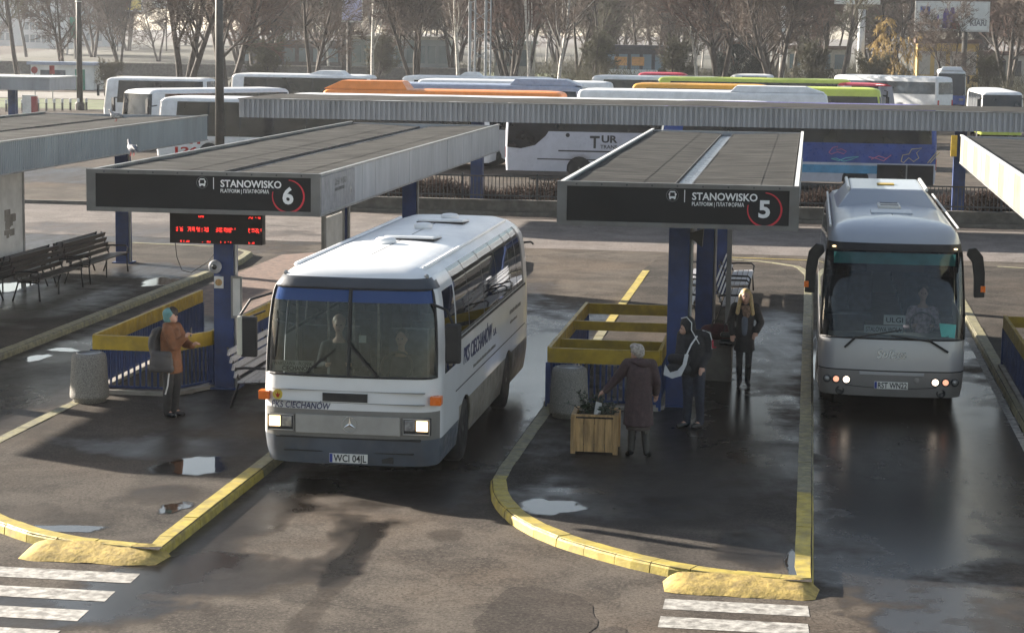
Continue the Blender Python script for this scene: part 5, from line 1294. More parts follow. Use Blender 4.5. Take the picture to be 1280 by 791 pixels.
def hand(w, fwd, down, sx, curl=0.5, s=1.0):
    """palm, four fingers of unequal length, thumb: capsules leaving wrist w. fwd = finger direction, down = palm side"""
    w, fwd, down = Vector(w), Vector(fwd).normalized(), Vector(down).normalized()
    side = fwd.cross(down).normalized() * sx
    palm = w + fwd * .085 * s; segs = [(w, .026 * s, palm, .03 * s), (w + side * .018, .02 * s, palm + side * .022, .018 * s), (w - side * .018, .02 * s, palm - side * .022, .018 * s)]
    for k, L in ((-1.5, .068), (-.5, .078), (.5, .074), (1.5, .056)):
        a = palm + side * (k * .0185 * s); m = a + (fwd * (1 - curl * .4) + down * curl * .7).normalized() * L * .55 * s; e = m + (fwd * (1 - curl) + down * (curl * 1.2 + .05)).normalized() * L * .5 * s
        segs += [(a, .0095 * s, m, .009 * s), (m, .009 * s, e, .0075 * s)]
    tb = w + fwd * .03 * s - side * .03 * s; tm = tb + (fwd * .7 - side * .7 + down * .3).normalized() * .04 * s; te = tm + (fwd * .9 + down * .4).normalized() * .032 * s
    segs += [(tb, .0125 * s, tm, .011 * s), (tm, .0105 * s, te, .0085 * s)]
    return segs

def human(t, J, k=1.0, feet=True, hands=True):
    """continuous skin from joints J (dict of vectors)"""
    V = {n: Vector(p) for n, p in J.items()}
    h, hf = V['head'], V['face'].normalized() if 'face' in V else Vector((0, -1, 0))
    segs = [(V['pelvis'], .12, V['waist'], .115), (V['waist'], .115, V['chest'], .13), (V['chest'], .13, V['neck'], .06), (V['neck'], .054, h - Vector((0, 0, .06)), .052)]
    for s in 'lr':
        segs += [(V['neck'] - Vector((0, 0, .06)), .06, V['sh_' + s], .055), (V['sh_' + s], .052, V['el_' + s], .042), (V['el_' + s], .04, V['wr_' + s], .028),
                 (V['hip_' + s], .085, V['kn_' + s], .056), (V['kn_' + s], .055, V['an_' + s], .038), (V['an_' + s], .04, V['to_' + s], .03)]
        if hands: segs += hand(V['wr_' + s], V['wr_' + s] - V['el_' + s] if 'hd_' + s not in V else V['hd_' + s], V.get('pd_' + s, Vector((0, 0, -1)) if abs((V['wr_' + s] - V['el_' + s]).normalized().z) < .8 else Vector((0, -1, 0))), -1 if s == 'l' else 1, .5)
    side = Vector((0, 0, 1)).cross(hf).normalized()
    balls = [(h, (.078, .092, .112)), (h + hf * .045 - Vector((0, 0, .06)), (.052, .05, .05)), (h + hf * .1 - Vector((0, 0, .012)), (.014, .014, .022)), (h + side * .078 - Vector((0, 0, .01)), (.014, .02, .03)), (h - side * .078 - Vector((0, 0, .01)), (.014, .02, .03))]
    b = blob('body', segs, balls, 'skin', t, .0095, 4)
    for sg in (-1, 1): obj('eye', MB().ball(h + hf * .086 + side * (.031 * sg) + Vector((0, 0, .012)), .011, 8, 6), 'eye_dark', t)
    obj('mouth', MB().ball(h + hf * .092 - Vector((0, 0, .058)), (.02, .012, .006), 8, 6), 'lips', t)
    return V
def limb(V, names, radii): return [(V[a], ra, V[b], rb) for (a, b), (ra, rb) in zip(zip(names, names[1:]), zip(radii, radii[1:]))]
def base_pose(h=1.68, **kw):
    k = h / 1.70
    J = dict(pelvis=(0, 0, .93), waist=(0, 0, 1.08), chest=(0, 0, 1.27), neck=(0, 0, 1.45), head=(0, -.015, 1.585), sh_l=(.175, 0, 1.395), sh_r=(-.175, 0, 1.395), el_l=(.22, .03, 1.12), el_r=(-.22, .03, 1.12),
             wr_l=(.23, -.07, .9), wr_r=(-.23, -.07, .9), hip_l=(.085, 0, .9), hip_r=(-.085, 0, .9), kn_l=(.09, -.02, .49), kn_r=(-.09, -.02, .49), an_l=(.09, .02, .08), an_r=(-.09, .02, .08), to_l=(.1, -.13, .03), to_r=(-.1, -.13, .03))
    J.update(kw)
    F = J.pop('face', (0, -1, 0)); D = {n: (p[0] * k, p[1] * k, p[2] * k) for n, p in J.items()}; D['face'] = F
    return D

# local frames: -y is towards the camera, +x to the right in the picture
# 1. older woman in a long coat, back to us, reaching for the planter
c = G(797, 571, KZ)
t = thing('person', 'grey-haired person in a long plum coat reaching into the wooden planter', 'person', (c.x, c.y, KZ))
J = base_pose(1.66, face=(-.75, .66, -.1), head=(-.05, .02, 1.57), neck=(-.02, .0, 1.44), el_r=(-.33, .06, 1.17), wr_r=(-.5, .06, .98), hd_r=(-.7, .05, -.5), el_l=(.25, .06, 1.12), wr_l=(.24, .18, .95),
              kn_l=(.1, .02, .49), kn_r=(-.09, .02, .49), an_l=(.13, -.02, .08), an_r=(-.1, -.02, .08), to_l=(.16, .12, .03), to_r=(-.16, .1, .03))
V = human(t, J)
blob('coat', [(V['chest'], .185, V['waist'], .18), (V['waist'], .18, V['pelvis'], .195), (V['pelvis'] + Vector((0, 0, .1)), .19, Vector((0, .0, .47)), .225, 1), (V['neck'] - Vector((0, 0, .05)), .085, V['chest'], .17)]
     + limb(V, ['sh_r', 'el_r', 'wr_r'], [.09, .076, .058]) + limb(V, ['sh_l', 'el_l', 'wr_l'], [.09, .076, .058]) + [(V['sh_l'], .09, V['sh_r'], .09)], [], 'coat_plum', t, .016, 5)
blob('hood', [], [(V['neck'] + Vector((.07, -.09, -.01)), (.12, .08, .07)), (V['neck'] + Vector((.0, -.05, .01)), (.12, .09, .05))], 'coat_plum', t, .014, 4)
blob('hair', [], [(V['head'] + Vector((.02, -.025, .035)), (.1, .105, .1)), (V['head'] + Vector((.05, -.05, .0)), (.075, .07, .085)), (V['head'] + Vector((-.03, .0, .085)), (.075, .08, .05))], 'hair_grey', t, .012, 2)
blob('boots', [(V['kn_' + s] - Vector((0, 0, .08)), .068, V['an_' + s], .052) for s in 'lr'] + [(V['an_' + s], .05, V['to_' + s], .038) for s in 'lr'], [], 'boots_black', t, .011, 3)
blob('skirt', [(Vector((0, 0, .7)), .17, Vector((0, 0, .41)), .185, 1)], [], 'tights', t, .016, 2)

# 2. man in a black hooded jacket with pale piping, head bowed, carrying a bag
c = G(865, 534, KZ)
t = thing('person', 'person in a black hooded jacket with pale piping, head bowed, by the blue pillar', 'person', (c.x, c.y, KZ))
J = base_pose(1.78, face=(-.75, -.35, -.45), head=(-.13, -.06, 1.53), neck=(-.05, -.02, 1.44), chest=(-.01, 0, 1.27), el_r=(-.2, -.12, 1.14), wr_r=(-.24, -.26, .98), el_l=(.2, .02, 1.12), wr_l=(.14, -.16, .95), hd_r=(-.2, -.3, -.9),
              kn_l=(.1, -.05, .49), kn_r=(-.07, -.03, .49), an_l=(.12, .02, .08), an_r=(-.08, .02, .08), to_l=(.02, -.1, .03), to_r=(-.2, -.08, .03))
V = human(t, J)
blob('jacket', [(V['chest'], .185, V['waist'], .175), (V['waist'], .175, V['pelvis'] - Vector((0, 0, .02)), .175), (V['neck'] - Vector((0, 0, .04)), .1, V['chest'], .17), (V['sh_l'], .09, V['sh_r'], .09)] + limb(V, ['sh_r', 'el_r', 'wr_r'], [.09, .08, .055]) + limb(V, ['sh_l', 'el_l', 'wr_l'], [.09, .08, .055]), [], 'coat_black', t, .015, 4)
blob('hood', [(V['neck'], .1, V['head'] + Vector((.03, .02, .0)), .118)], [(V['head'] + Vector((.035, .025, .02)), (.125, .13, .14))], 'coat_black', t, .014, 4)
hd = V['head']
obj('piping', MB().tube([hd + Vector((-.07, -.06, .13)), hd + Vector((.02, -.085, .155)), hd + Vector((.1, -.1, .07)), hd + Vector((.1, -.12, -.04)), V['neck'] + Vector((.08, -.13, -.06)), V['chest'] + Vector((.1, -.18, .02))], .009, 5), 'piping_white', t)
obj('piping', MB().tube([V['sh_l'] + Vector((-.06, -.03, .08)), V['sh_l'] + Vector((.06, -.06, .05)), V['sh_l'] + Vector((.1, -.06, -.08)), V['sh_l'] + Vector((.1, -.06, -.2))], .009, 5), 'piping_white', t)
obj('piping', MB().tube([V['sh_l'] + Vector((.105, -.07, -.06)), V['sh_l'] + Vector((.11, -.07, -.18)), V['sh_l'] + Vector((.16, -.06, -.17))], .014, 5), 'piping_red', t)
blob('trousers', limb(V, ['hip_l', 'kn_l', 'an_l'], [.11, .082, .062]) + limb(V, ['hip_r', 'kn_r', 'an_r'], [.11, .082, .062]) + [(V['hip_l'], .11, V['hip_r'], .11)], [], 'jeans_dark', t, .014, 4)
blob('shoes', [(V['an_' + s] - Vector((0, 0, .03)), .05, V['to_' + s], .042) for s in 'lr'], [], 'boots_black', t, .011, 3)
t2 = thing('shoulder_bag', 'black sports bag with a white panel hanging from the bowed figure', 'bag', (c.x - .22, c.y - .3, KZ + .86), -.2)
blob('body', [((-.1, 0, .1), .09, (.12, 0, .1), .09), ((-.1, 0, .26), .08, (.12, 0, .26), .08)], [], 'coat_black', t2, .016, 4)
obj('white_panel', MB().prism([(-.2, .02), (-.06, -.03), (.08, .02), (.16, .2), (.19, .36), (.13, .36), (.1, .2), (.02, .1), (-.1, .06), (-.18, .18)], -.125, -.105, 'xz'), 'piping_white', t2)
obj('strap', MB().tube([(.14, -.06, .34), (.2, -.02, .5), (.26, .1, .62)], .014, 5), 'piping_white', t2)

# 3. blonde woman facing us
c = G(929, 482, KZ)
t = thing('person', 'blonde person in a black coat and scarf standing with hands in pockets', 'person', (c.x, c.y, KZ))
J = base_pose(1.7, face=(-.15, -.98, -.05), el_l=(.27, .04, 1.12), wr_l=(.2, -.08, .98), el_r=(-.25, .04, 1.12), wr_r=(-.22, -.07, .92), an_l=(.07, .02, .08), an_r=(-.07, .02, .08), kn_l=(.08, -.02, .49), kn_r=(-.08, -.02, .49), to_l=(.1, -.13, .03), to_r=(-.08, -.14, .03))
V = human(t, J)
blob('coat', [(V['chest'], .165, V['waist'], .15), (V['waist'], .15, V['pelvis'], .17), (V['pelvis'], .165, Vector((0, .01, .62)), .185, 1), (V['sh_l'], .08, V['sh_r'], .08)] + limb(V, ['sh_r', 'el_r', 'wr_r'], [.082, .07, .055]) + limb(V, ['sh_l', 'el_l', 'wr_l'], [.082, .07, .06]), [], 'coat_black', t, .015, 4)
blob('jumper', [(Vector((.0, -.13, 1.2)), .06, Vector((0, -.13, .95)), .055)], [], 'jumper_grey', t, .014, 3)
blob('scarf', [], [(V['neck'] + Vector((0, -.03, -.06)), (.115, .11, .05)), (V['neck'] + Vector((.02, -.13, -.13)), (.075, .05, .13))], 'scarf_tan', t, .014, 3)
hd = V['head']
blob('hair', [(hd + Vector((.085, 0, .02)), .035, V['chest'] + Vector((.13, -.1, .02)), .04), (hd + Vector((-.085, 0, .02)), .035, V['chest'] + Vector((-.13, -.1, .03)), .04), (hd + Vector((.05, .06, 0)), .06, V['neck'] + Vector((.05, .1, -.1)), .05), (hd + Vector((-.05, .06, 0)), .06, V['neck'] + Vector((-.05, .1, -.1)), .05)],
     [(hd + Vector((0, .025, .045)), (.095, .1, .09))], 'hair_blonde', t, .012, 3)
blob('trousers', limb(V, ['hip_l', 'kn_l', 'an_l'], [.09, .062, .05]) + limb(V, ['hip_r', 'kn_r', 'an_r'], [.09, .062, .05]), [], 'trousers_black', t, .013, 4)
blob('boots', [(V['kn_' + s] - Vector((0, 0, .12)), .06, V['an_' + s], .05) for s in 'lr'] + [(V['an_' + s], .05, V['to_' + s], .036) for s in 'lr'], [], 'boots_black', t, .011, 3)
t2 = thing('handbag', 'black handbag hanging at the blonde person\'s side', 'bag', (c.x - .3, c.y - .05, KZ + .7))
blob('body', [((-.1, 0, .06), .06, (.1, 0, .06), .06), ((-.08, 0, .2), .05, (.08, 0, .2), .05)], [], 'boots_black', t2, .014, 3)
obj('strap', MB().tube([(-.08, 0, .22), (-.03, .01, .4), (.06, .03, .44), (.09, 0, .22)], .009, 5), 'boots_black', t2)

# 4. woman in a rust coat with a teal hood, facing right, holding up a phone
c = G(214, 520, KZ)
t = thing('person', 'person in a rust coat and teal cap holding up a phone beside the stairs', 'person', (c.x, c.y, KZ))
J = base_pose(1.72, face=(.97, -.2, .02), head=(.02, -.0, 1.585), sh_l=(.05, .16, 1.39), sh_r=(.0, -.17, 1.39), el_r=(.13, -.22, 1.14), wr_r=(.27, -.16, 1.27), hd_r=(.6, .1, .6), el_l=(.2, .15, 1.13), wr_l=(.33, .03, 1.12), hd_l=(.7, -.1, .4),
              hip_l=(.02, .085, .9), hip_r=(-.02, -.085, .9), kn_l=(.05, .09, .49), kn_r=(-.02, -.08, .49), an_l=(.02, .09, .08), an_r=(-.05, -.07, .08), to_l=(.17, .08, .03), to_r=(.09, -.09, .03))
V = human(t, J)
blob('coat', [(V['chest'], .17, V['waist'], .165), (V['waist'], .165, V['pelvis'], .17), (V['pelvis'] + Vector((0, 0, .05)), .165, Vector((.01, 0, .7)), .185, 1), (V['sh_l'], .08, V['sh_r'], .08), (V['neck'] - Vector((0, 0, .04)), .1, V['chest'], .16)] + limb(V, ['sh_r', 'el_r', 'wr_r'], [.085, .078, .058]) + limb(V, ['sh_l', 'el_l', 'wr_l'], [.085, .078, .058]), [(V['neck'] + Vector((.0, -.03, -.01)), (.12, .12, .055))], 'coat_rust', t, .015, 4)
hd = V['head']
blob('knit_cap', [], [(hd + Vector((-.04, -.01, .03)), (.105, .105, .1)), (hd + Vector((-.05, -.01, -.04)), (.085, .09, .09))], 'hood_teal', t, .013, 4)
blob('hair', [], [(hd + Vector((.01, .02, .06)), (.09, .1, .085))], 'hair_dark', t, .013, 3)
blob('trousers', limb(V, ['hip_l', 'kn_l', 'an_l'], [.11, .085, .065]) + limb(V, ['hip_r', 'kn_r', 'an_r'], [.11, .085, .065]) + [(V['hip_l'], .11, V['hip_r'], .11)], [], 'trousers_black', t, .014, 4)
obj('leg_stripe', MB().tube([V['hip_r'] + Vector((.06, -.1, -.1)), V['kn_r'] + Vector((.02, -.085, .02)), V['kn_r'] + Vector((-.02, -.08, -.12))], .012, 5), 'piping_white', t)
blob('shoes', [(V['an_' + s] - Vector((0, 0, .03)), .052, V['to_' + s], .042) for s in 'lr'], [], 'boots_black', t, .011, 3)
t2 = thing('tote_bag', 'grey bag slung at the hip of the person in the rust coat', 'bag', (c.x - .1, c.y - .2, KZ + .74))
blob('body', [((-.13, 0, .05), .07, (.15, 0, .05), .07), ((-.11, 0, .27), .06, (.13, 0, .27), .06)], [((.01, 0, .15), (.2, .08, .17))], 'bag_grey', t2, .016, 3)
obj('strap', MB().tube([(-.1, 0, .3), (-.12, .05, .48), (-.03, .1, .7)], .016, 5), 'bag_grey', t2)
t2 = thing('backpack', 'dark purple backpack worn by the person in the rust coat', 'bag', (c.x - .24, c.y + .03, KZ + .95))
blob('body', [((0, -.08, .06), .09, (0, .1, .06), .09), ((.02, -.08, .38), .08, (.02, .1, .38), .08)], [((-.03, 0, .2), (.1, .15, .2))], 'bag_grey', t2, .016, 3)
obj('strap', MB().tube([(.05, -.12, .42), (.16, -.16, .48), (.22, -.18, .3)], .016, 5), 'bag_grey', t2)
t2 = obj('phone', B(-.005, .005, -.035, .035, -.07, .07), 'black_metal', None, loc=tuple(Vector((c.x, c.y, KZ)) + V['wr_r'] + Vector((.1, .03, .09))), bevel=.004)
tag(t2, 'dark phone held up by the person in the rust coat', 'phone')

# pigeons on the roofs
mat('pigeon_grey', (0.16, 0.17, 0.2), 0.6, var=0.3, scale=30); mat('pigeon_pale', (0.4, 0.38, 0.37), 0.6, var=0.5, scale=25)
def pigeon(px, py, rz, m, label, tilt=0.0):
    p = G(px, py, ZT); t = thing('pigeon', label, 'pigeon', (p.x, p.y, ZT + .0), rz, 'pigeons on the roofs')
    z = .09
    blob('body', [((-.12, 0, z + .02), .03, (.1, 0, z + .06), .06), ((.1, 0, z + .07), .045, (.15, 0, z + .15), .03)], [((0, 0, z + .04), (.13, .07, .07)), ((.165, 0, z + .175), (.032, .028, .028))], m, t, .009, 3)
    obj('beak', MB().tube([(.19, 0, z + .172), (.222, 0, z + .162)], [.008, .002], 6), 'dark_metal', t)
    obj('tail', MB().add([(-.1, -.03, z + .03), (-.1, .03, z + .03), (-.25, .045, z - .02), (-.25, -.045, z - .02), (-.1, 0, z + .045), (-.25, 0, z - .005)], [(0, 4, 5, 3), (4, 1, 2, 5), (0, 3, 2, 1)]), 'dark_metal', t)
    for s in (-1, 1):
        obj('wing', MB().add([(.08, s * .062, z + .09), (-.02, s * .085, z + .06), (-.19, s * .04, z + .03), (-.05, s * .05, z + .11)], [(0, 1, 2, 3)]), 'print_grey', t)
        obj('leg', MB().tube([(.01, s * .03, z), (.015, s * .03, 0.005), (.05, s * .035, 0.004)], .006, 5), 'lamp_red', t)
pigeon(146, 152, math.pi, 'pigeon_pale', 'pale speckled pigeon on the ribbed blue-grey roof')
pigeon(166, 195, 2.3, 'pigeon_grey', 'grey pigeon perched at the edge of the stand six roof')
# ------------------------------------------------------------------ beyond: trees, houses, signs, haze
mat('bark_dark', (0.06, 0.05, 0.042), 0.9, var=0.3, scale=3); mat('twig_brown', (0.095, 0.072, 0.058), 0.9, var=0.35, scale=0.8); mat('twig_red', (0.12, 0.075, 0.06), 0.9, var=0.35, scale=0.8)
mat('bark_birch', (0.5, 0.48, 0.44), 0.8, var=0.35, scale=6, dirt=0.4, dcol=(0.08, 0.07, 0.06)); mat('twig_gold', (0.28, 0.19, 0.06), 0.9, var=0.35, scale=0.8); mat('twig_olive', (0.08, 0.075, 0.045), 0.9, var=0.3, scale=0.8)
mat('evergreen', (0.025, 0.035, 0.03), 0.8, var=0.4, scale=2)
mat('grass', (0.075, 0.1, 0.03), 0.95, var=0.4, scale=0.4, dirt=0.4, dcol=(0.14, 0.11, 0.06)); mat('dry_grass', (0.045, 0.043, 0.026), 0.95, var=0.35, scale=0.3); mat('gravel_pale', (0.2, 0.185, 0.165), 0.9, var=0.25, scale=0.6)

def tree_segments(seed, H, spread, birch=False, weep=False, dens=1.0, fork=True):
    r = random.Random(seed); big, tw = [], []
    def grow(p, d, L, rad, lv):
        n = 4 if lv < 2 else (3 if lv == 2 else 2); pts = [p]; rr = [rad]; dd = d.copy()
        for i in range(n):
            dd = (dd + Vector((r.uniform(-1, 1), r.uniform(-1, 1), r.uniform(-.5, .8 if not weep or lv < 2 else -1.2))) * (.1 if lv == 0 else .2)).normalized()
            q = pts[-1] + dd * (L / n); pts.append(q); rr.append(max(.009, rad * (1 - .75 * (i + 1) / n)))
            (big if lv < 2 else tw).append((pts[-2].copy(), q.copy(), rr[-2], rr[-1]))
        if lv >= 4: return
        cnt = [int(12 * dens), int(8 * dens), 6, 5][lv]
        for c in range(cnt):
            f = r.uniform(.25 if lv == 0 else .15, 1.0); k = min(n - 1, int(f * n)); b = pts[k].lerp(pts[k + 1], f * n - k)
            a = r.uniform(0, 6.283); tilt = r.uniform(.35, .95) * spread * (1 if lv else (1.15 - .5 * f))
            ax = dd.orthogonal().normalized(); ax.rotate(Matrix.Rotation(a, 3, dd).to_quaternion())
            nd = (d * math.cos(tilt) + ax * math.sin(tilt)).normalized()
            if weep and lv >= 1: nd = (nd + Vector((0, 0, -.9))).normalized()
            grow(b, nd, L * r.uniform(.36, .58) * (1.05 - .35 * f if lv == 0 else 1), max(.012, rr[k] * r.uniform(.38, .58)), lv + 1)
    base = Vector((0, 0, 0))
    if fork:
        for k in range(r.choice([1, 2, 2, 3])):
            d = Vector((r.uniform(-.28, .28), r.uniform(-.28, .28), 1)).normalized(); grow(base, d, H * r.uniform(.85, 1), H * .02, 0)
    else: grow(base, Vector((r.uniform(-.05, .05), r.uniform(-.05, .05), 1)).normalized(), H, H * .0135, 0)
    return big, tw
def seg_mesh(name, segs, m, n=3, rmin=0.0):
    P, Q, a, b = zip(*segs); return np_mesh(name, *prisms([tuple(p) for p in P], [tuple(q) for q in Q], [max(rmin, v) for v in a], [max(rmin * .6, v) for v in b], n), m)
TPL = []
def tpl(seed, H, spread, bark, twig, **kw):
    big, tw = tree_segments(seed, H, spread, **kw)
    TPL.append((seg_mesh('trunk', big, bark, 6), seg_mesh('crown', tw, twig, 3, .024), big, tw)); return len(TPL) - 1
OAK = [tpl(11, 13, .95, 'bark_dark', 'twig_brown'), tpl(12, 14, .85, 'bark_dark', 'twig_red'), tpl(13, 12, 1.05, 'bark_dark', 'twig_brown'), tpl(14, 15, .8, 'bark_dark', 'twig_olive')]
BIRCH = [tpl(21, 15, .6, 'bark_birch', 'twig_red', fork=False), tpl(22, 14, .65, 'bark_birch', 'twig_brown', fork=False)]
WIL = [tpl(31, 8, 1.0, 'bark_dark', 'twig_gold', weep=True)]
BUSH = [tpl(41, 4.5, 1.1, 'bark_dark', 'twig_olive')]
def tree(k, px, Y, label, s=1.0, rz=0.0, name='bare_tree', cat='tree', base=None):
    c = AY(px, 60, Y); t = thing(name, label, cat, (c.x, Y, 0), rz, 'bare trees behind the parked buses'); t.scale = (s, s, s)
    link('trunk', TPL[k][0], t); link('crown', TPL[k][1], t)
    return t
tree(OAK[0], 228, 148, 'big dark bare tree with a forked trunk behind the leftover white bus', 1.15, .4)
tree(OAK[1], 283, 165, 'dark bare tree just behind the thick lamp post', 1.1, 2.0)
tree(OAK[2], 80, 215, 'bare tree by the road near the slimmer lamp post', .9, 1.0)
tree(OAK[3], 24, 200, 'tall bare tree at the roadside beyond the small flat roof', 1.0, 2.6)
tree(OAK[2], 388, 190, 'spreading bare tree behind the white coach with the roof unit', 1.0, 3.1)
tree(BIRCH[0], 466, 210, 'slender pale birch beside the tall pale sign', 1.0, .6)
tree(OAK[0], 520, 205, 'bushy bare tree between the pale sign and the lattice mast', 1.0, 4.2)
tree(BIRCH[1], 574, 215, 'white-stemmed birch next to the lattice mast', 1.05, 1.9)
tree(OAK[1], 640, 225, 'bare tree with pale branches right of the lattice mast', 1.0, 5.2)
tree(BIRCH[0], 662, 195, 'leaning birch with a bright stem between the mast and the kiosk', .95, 2.2)
tree(BIRCH[1], 697, 188, 'white-stemmed birch forking low, near the pavilion', 1.0, 4.0)
tree(OAK[3], 758, 250, 'reddish bare tree in front of the pavilion', .95, 1.1)
tree(OAK[2], 850, 240, 'bare tree right of the pavilion', 1.0, .2)
tree(BIRCH[1], 874, 196, 'birch with a bright stem near the dark evergreen', .95, .9)
tree(OAK[1], 900, 190, 'tall bare tree leaning over the dark evergreen', 1.05, 3.7)
tree(OAK[0], 972, 175, 'many-stemmed dark bare tree behind the lime green coach', 1.0, 2.9)
tree(OAK[3], 1050, 230, 'bare tree beside the white advertising column', 1.0, 5.0)
tree(WIL[0], 1124, 215, 'golden weeping tree left of the billboard', 1.0, .3, 'weeping_tree')
tree(OAK[2], 1188, 205, 'bare tree in front of the yellow house under the billboard', .62, 1.4)
tree(OAK[1], 1262, 240, 'reddish bare tree right of the billboard', 1.05, 2.4)
tree(OAK[0], 1290, 200, 'dark bare tree beyond the broad-windscreened bus', .9, .7)
tree(OAK[2], 1110, 262, 'bare tree behind the golden weeping tree', 1.1, 4.4)
tree(OAK[3], 430, 262, 'reddish bare tree behind the tall pale sign', 1.05, 3.3)
tree(OAK[1], 340, 275, 'bare tree near the price sign', .95, 5.6)
tree(OAK[0], 150, 262, 'bare tree in front of the red and yellow hoarding', .9, 3.5)
for px, Y, s, lb in ((130, 182, .55, 'low bare bush by the road behind the parked white buses'), (340, 205, .9, 'bare bush beside the grass strip behind the white coach'), (470, 232, 1.0, 'bare bush beneath the tall pale sign'), (740, 236, 1.1, 'bare thicket in front of the pavilion'), (840, 222, 1.0, 'bare bush to the side of the pavilion'),
                     (1020, 222, 1.0, 'bare bush below the advertising column'), (1090, 200, .8, 'bare bush below the golden weeping tree'), (1240, 225, .8, 'bare bush beside the yellow house')):
    tree(BUSH[0], px, Y, lb, s, px, 'bare_bush', 'bush')
# far wood as one mass: a sheet of points, each carrying one of the bare trees
def woodland():
    r = random.Random(77); N = 110; pts, rot, sc = [], [], []
    for k in range(N):
        px = -80 + 1440 * (k + r.uniform(-.5, .5)) / N; Y = r.uniform(262, 430) if px > 130 else r.uniform(330, 430)
        if px < 300 and k % 3: continue
        pts.append((AY(px, 60, Y).x, Y, 0.0)); rot.append(r.uniform(0, 6.28)); sc.append(r.uniform(.85, 1.3))
    me = bpy.data.meshes.new('woodland'); me.from_pydata(pts, [], [])
    me.attributes.new('rz', 'FLOAT', 'POINT').data.foreach_set('value', rot); me.attributes.new('sz', 'FLOAT', 'POINT').data.foreach_set('value', sc)
    o = link('woodland', me, kind='stuff'); o['label'] = 'grey-brown winter woodland closing off the view'
    g = bpy.data.node_groups.new('woodland', 'GeometryNodeTree'); g.interface.new_socket('Geometry', in_out='INPUT', socket_type='NodeSocketGeometry'); g.interface.new_socket('Geometry', in_out='OUTPUT', socket_type='NodeSocketGeometry')
    N_, L_ = g.nodes, g.links; gi, go, jn = N_.new('NodeGroupInput'), N_.new('NodeGroupOutput'), N_.new('GeometryNodeJoinGeometry')
    ix = N_.new('GeometryNodeInputIndex')
    def attr(nm):
        a = N_.new('GeometryNodeInputNamedAttribute'); a.data_type = 'FLOAT'; a.inputs['Name'].default_value = nm; return a.outputs['Attribute']
    cx = N_.new('ShaderNodeCombineXYZ'); L_.new(attr('rz'), cx.inputs['Z'])
    src = [t for t in bpy.data.objects if t.parent is None and t.name.startswith('bare_tree')]
    kinds = {}
    for t in src:
        for c in t.children: kinds.setdefault(c.data.name, c)
    for q, k in enumerate(OAK + BIRCH[1:]):
        md = N_.new('ShaderNodeMath'); md.operation = 'MODULO'; md.inputs[1].default_value = 5; L_.new(ix.outputs[0], md.inputs[0])
        cm = N_.new('ShaderNodeMath'); cm.operation = 'COMPARE'; cm.inputs[1].default_value = q; cm.inputs[2].default_value = .1; L_.new(md.outputs[0], cm.inputs[0])
        for m in (TPL[k][0], TPL[k][1]):
            oi = N_.new('GeometryNodeObjectInfo'); oi.inputs['Object'].default_value = kinds[m.name]; oi.inputs['As Instance'].default_value = True
            ip = N_.new('GeometryNodeInstanceOnPoints'); L_.new(gi.outputs[0], ip.inputs['Points']); L_.new(cm.outputs[0], ip.inputs['Selection']); L_.new(oi.outputs['Geometry'], ip.inputs['Instance'])
            L_.new(cx.outputs[0], ip.inputs['Rotation']); L_.new(attr('sz'), ip.inputs['Scale']); L_.new(ip.outputs[0], jn.inputs[0])
    L_.new(jn.outputs[0], go.inputs[0])
    o.modifiers.new('woodland', 'NODES').node_group = g
woodland()
# undergrowth: twiggy brush along the wood edge
n = 26000
bx_ = rng.uniform(-75, 62, n); by_ = rng.uniform(205, 330, n); hh = (1.1 + 2.2 * np.abs(np.sin(bx_ * .21) * np.cos(bx_ * .083 + by_ * .05))) * rng.uniform(.5, 1.1, n)
P = np.stack([bx_, by_, rng.uniform(0, .6, n) * hh], 1); D = rng.normal(size=(n, 3)); D[:, 2] = np.abs(D[:, 2]) * 1.2 + .3; D /= np.linalg.norm(D, axis=1, keepdims=True)
keep = ~((bx_ < -33) & (by_ < 290)); P, D, hh2 = P[keep], D[keep], hh[keep]
br = link('undergrowth', np_mesh('undergrowth', *prisms(P, P + D * (hh2 * .75)[:, None], np.full(len(P), .03), np.full(len(P), .012), 3), 'twig_olive'), kind='stuff'); br['label'] = 'tangled bare brush at the foot of the trees'
# evergreen
c = AY(924, 60, 205); t = thing('evergreen_tree', 'dark rounded evergreen among the bare trees', 'tree', (c.x, 205, 0))
obj('trunk', MB().tube([(0, 0, 0), (0, 0, 5.2)], [.18, .04], 7), 'bark_dark', t)
n = 5200; d = rng.normal(size=(n, 3)); d /= np.linalg.norm(d, axis=1, keepdims=True); rad = rng.uniform(.45, 1, n) ** .6; lump = 1 + .22 * np.sin(d[:, 0] * 7) * np.cos(d[:, 2] * 6)
P = d * (rad * lump)[:, None] * np.array([2.3, 2.3, 2.8]) + np.array([0, 0, 3.1]); P[:, 2] = np.maximum(P[:, 2], .2); D = d + rng.normal(size=(n, 3)) * .5 + np.array([0, 0, .3]); D /= np.linalg.norm(D, axis=1, keepdims=True)
link('crown', np_mesh('crown', *prisms(P, P + D * .42, np.full(n, .05), np.full(n, .01), 3), 'evergreen'), t)

# ground patches far off
def patch(name, pts, m, z, label):
    structure(name, MB().add([(x, y, z) for x, y in pts], [tuple(range(len(pts)))]), m, label=label)
patch('grass_verge', [(-110, 205), (90, 190), (140, 900), (-300, 900)], 'dry_grass', .012, 'faded grass under the winter trees')
patch('lawn', [(-70, 262), (60, 262), (60, 325), (-78, 325)], 'grass', .02, 'strip of green lawn in front of the wood')
patch('lawn', [(-66, 152), (-46, 152), (-49, 172), (-75, 172)], 'grass', .016, 'small green lawn beside the side road')
patch('side_road', [(-160, 174), (-36, 174), (-36, 190), (-170, 190)], 'gravel_pale', .016, 'pale side road crossing behind the parking area')
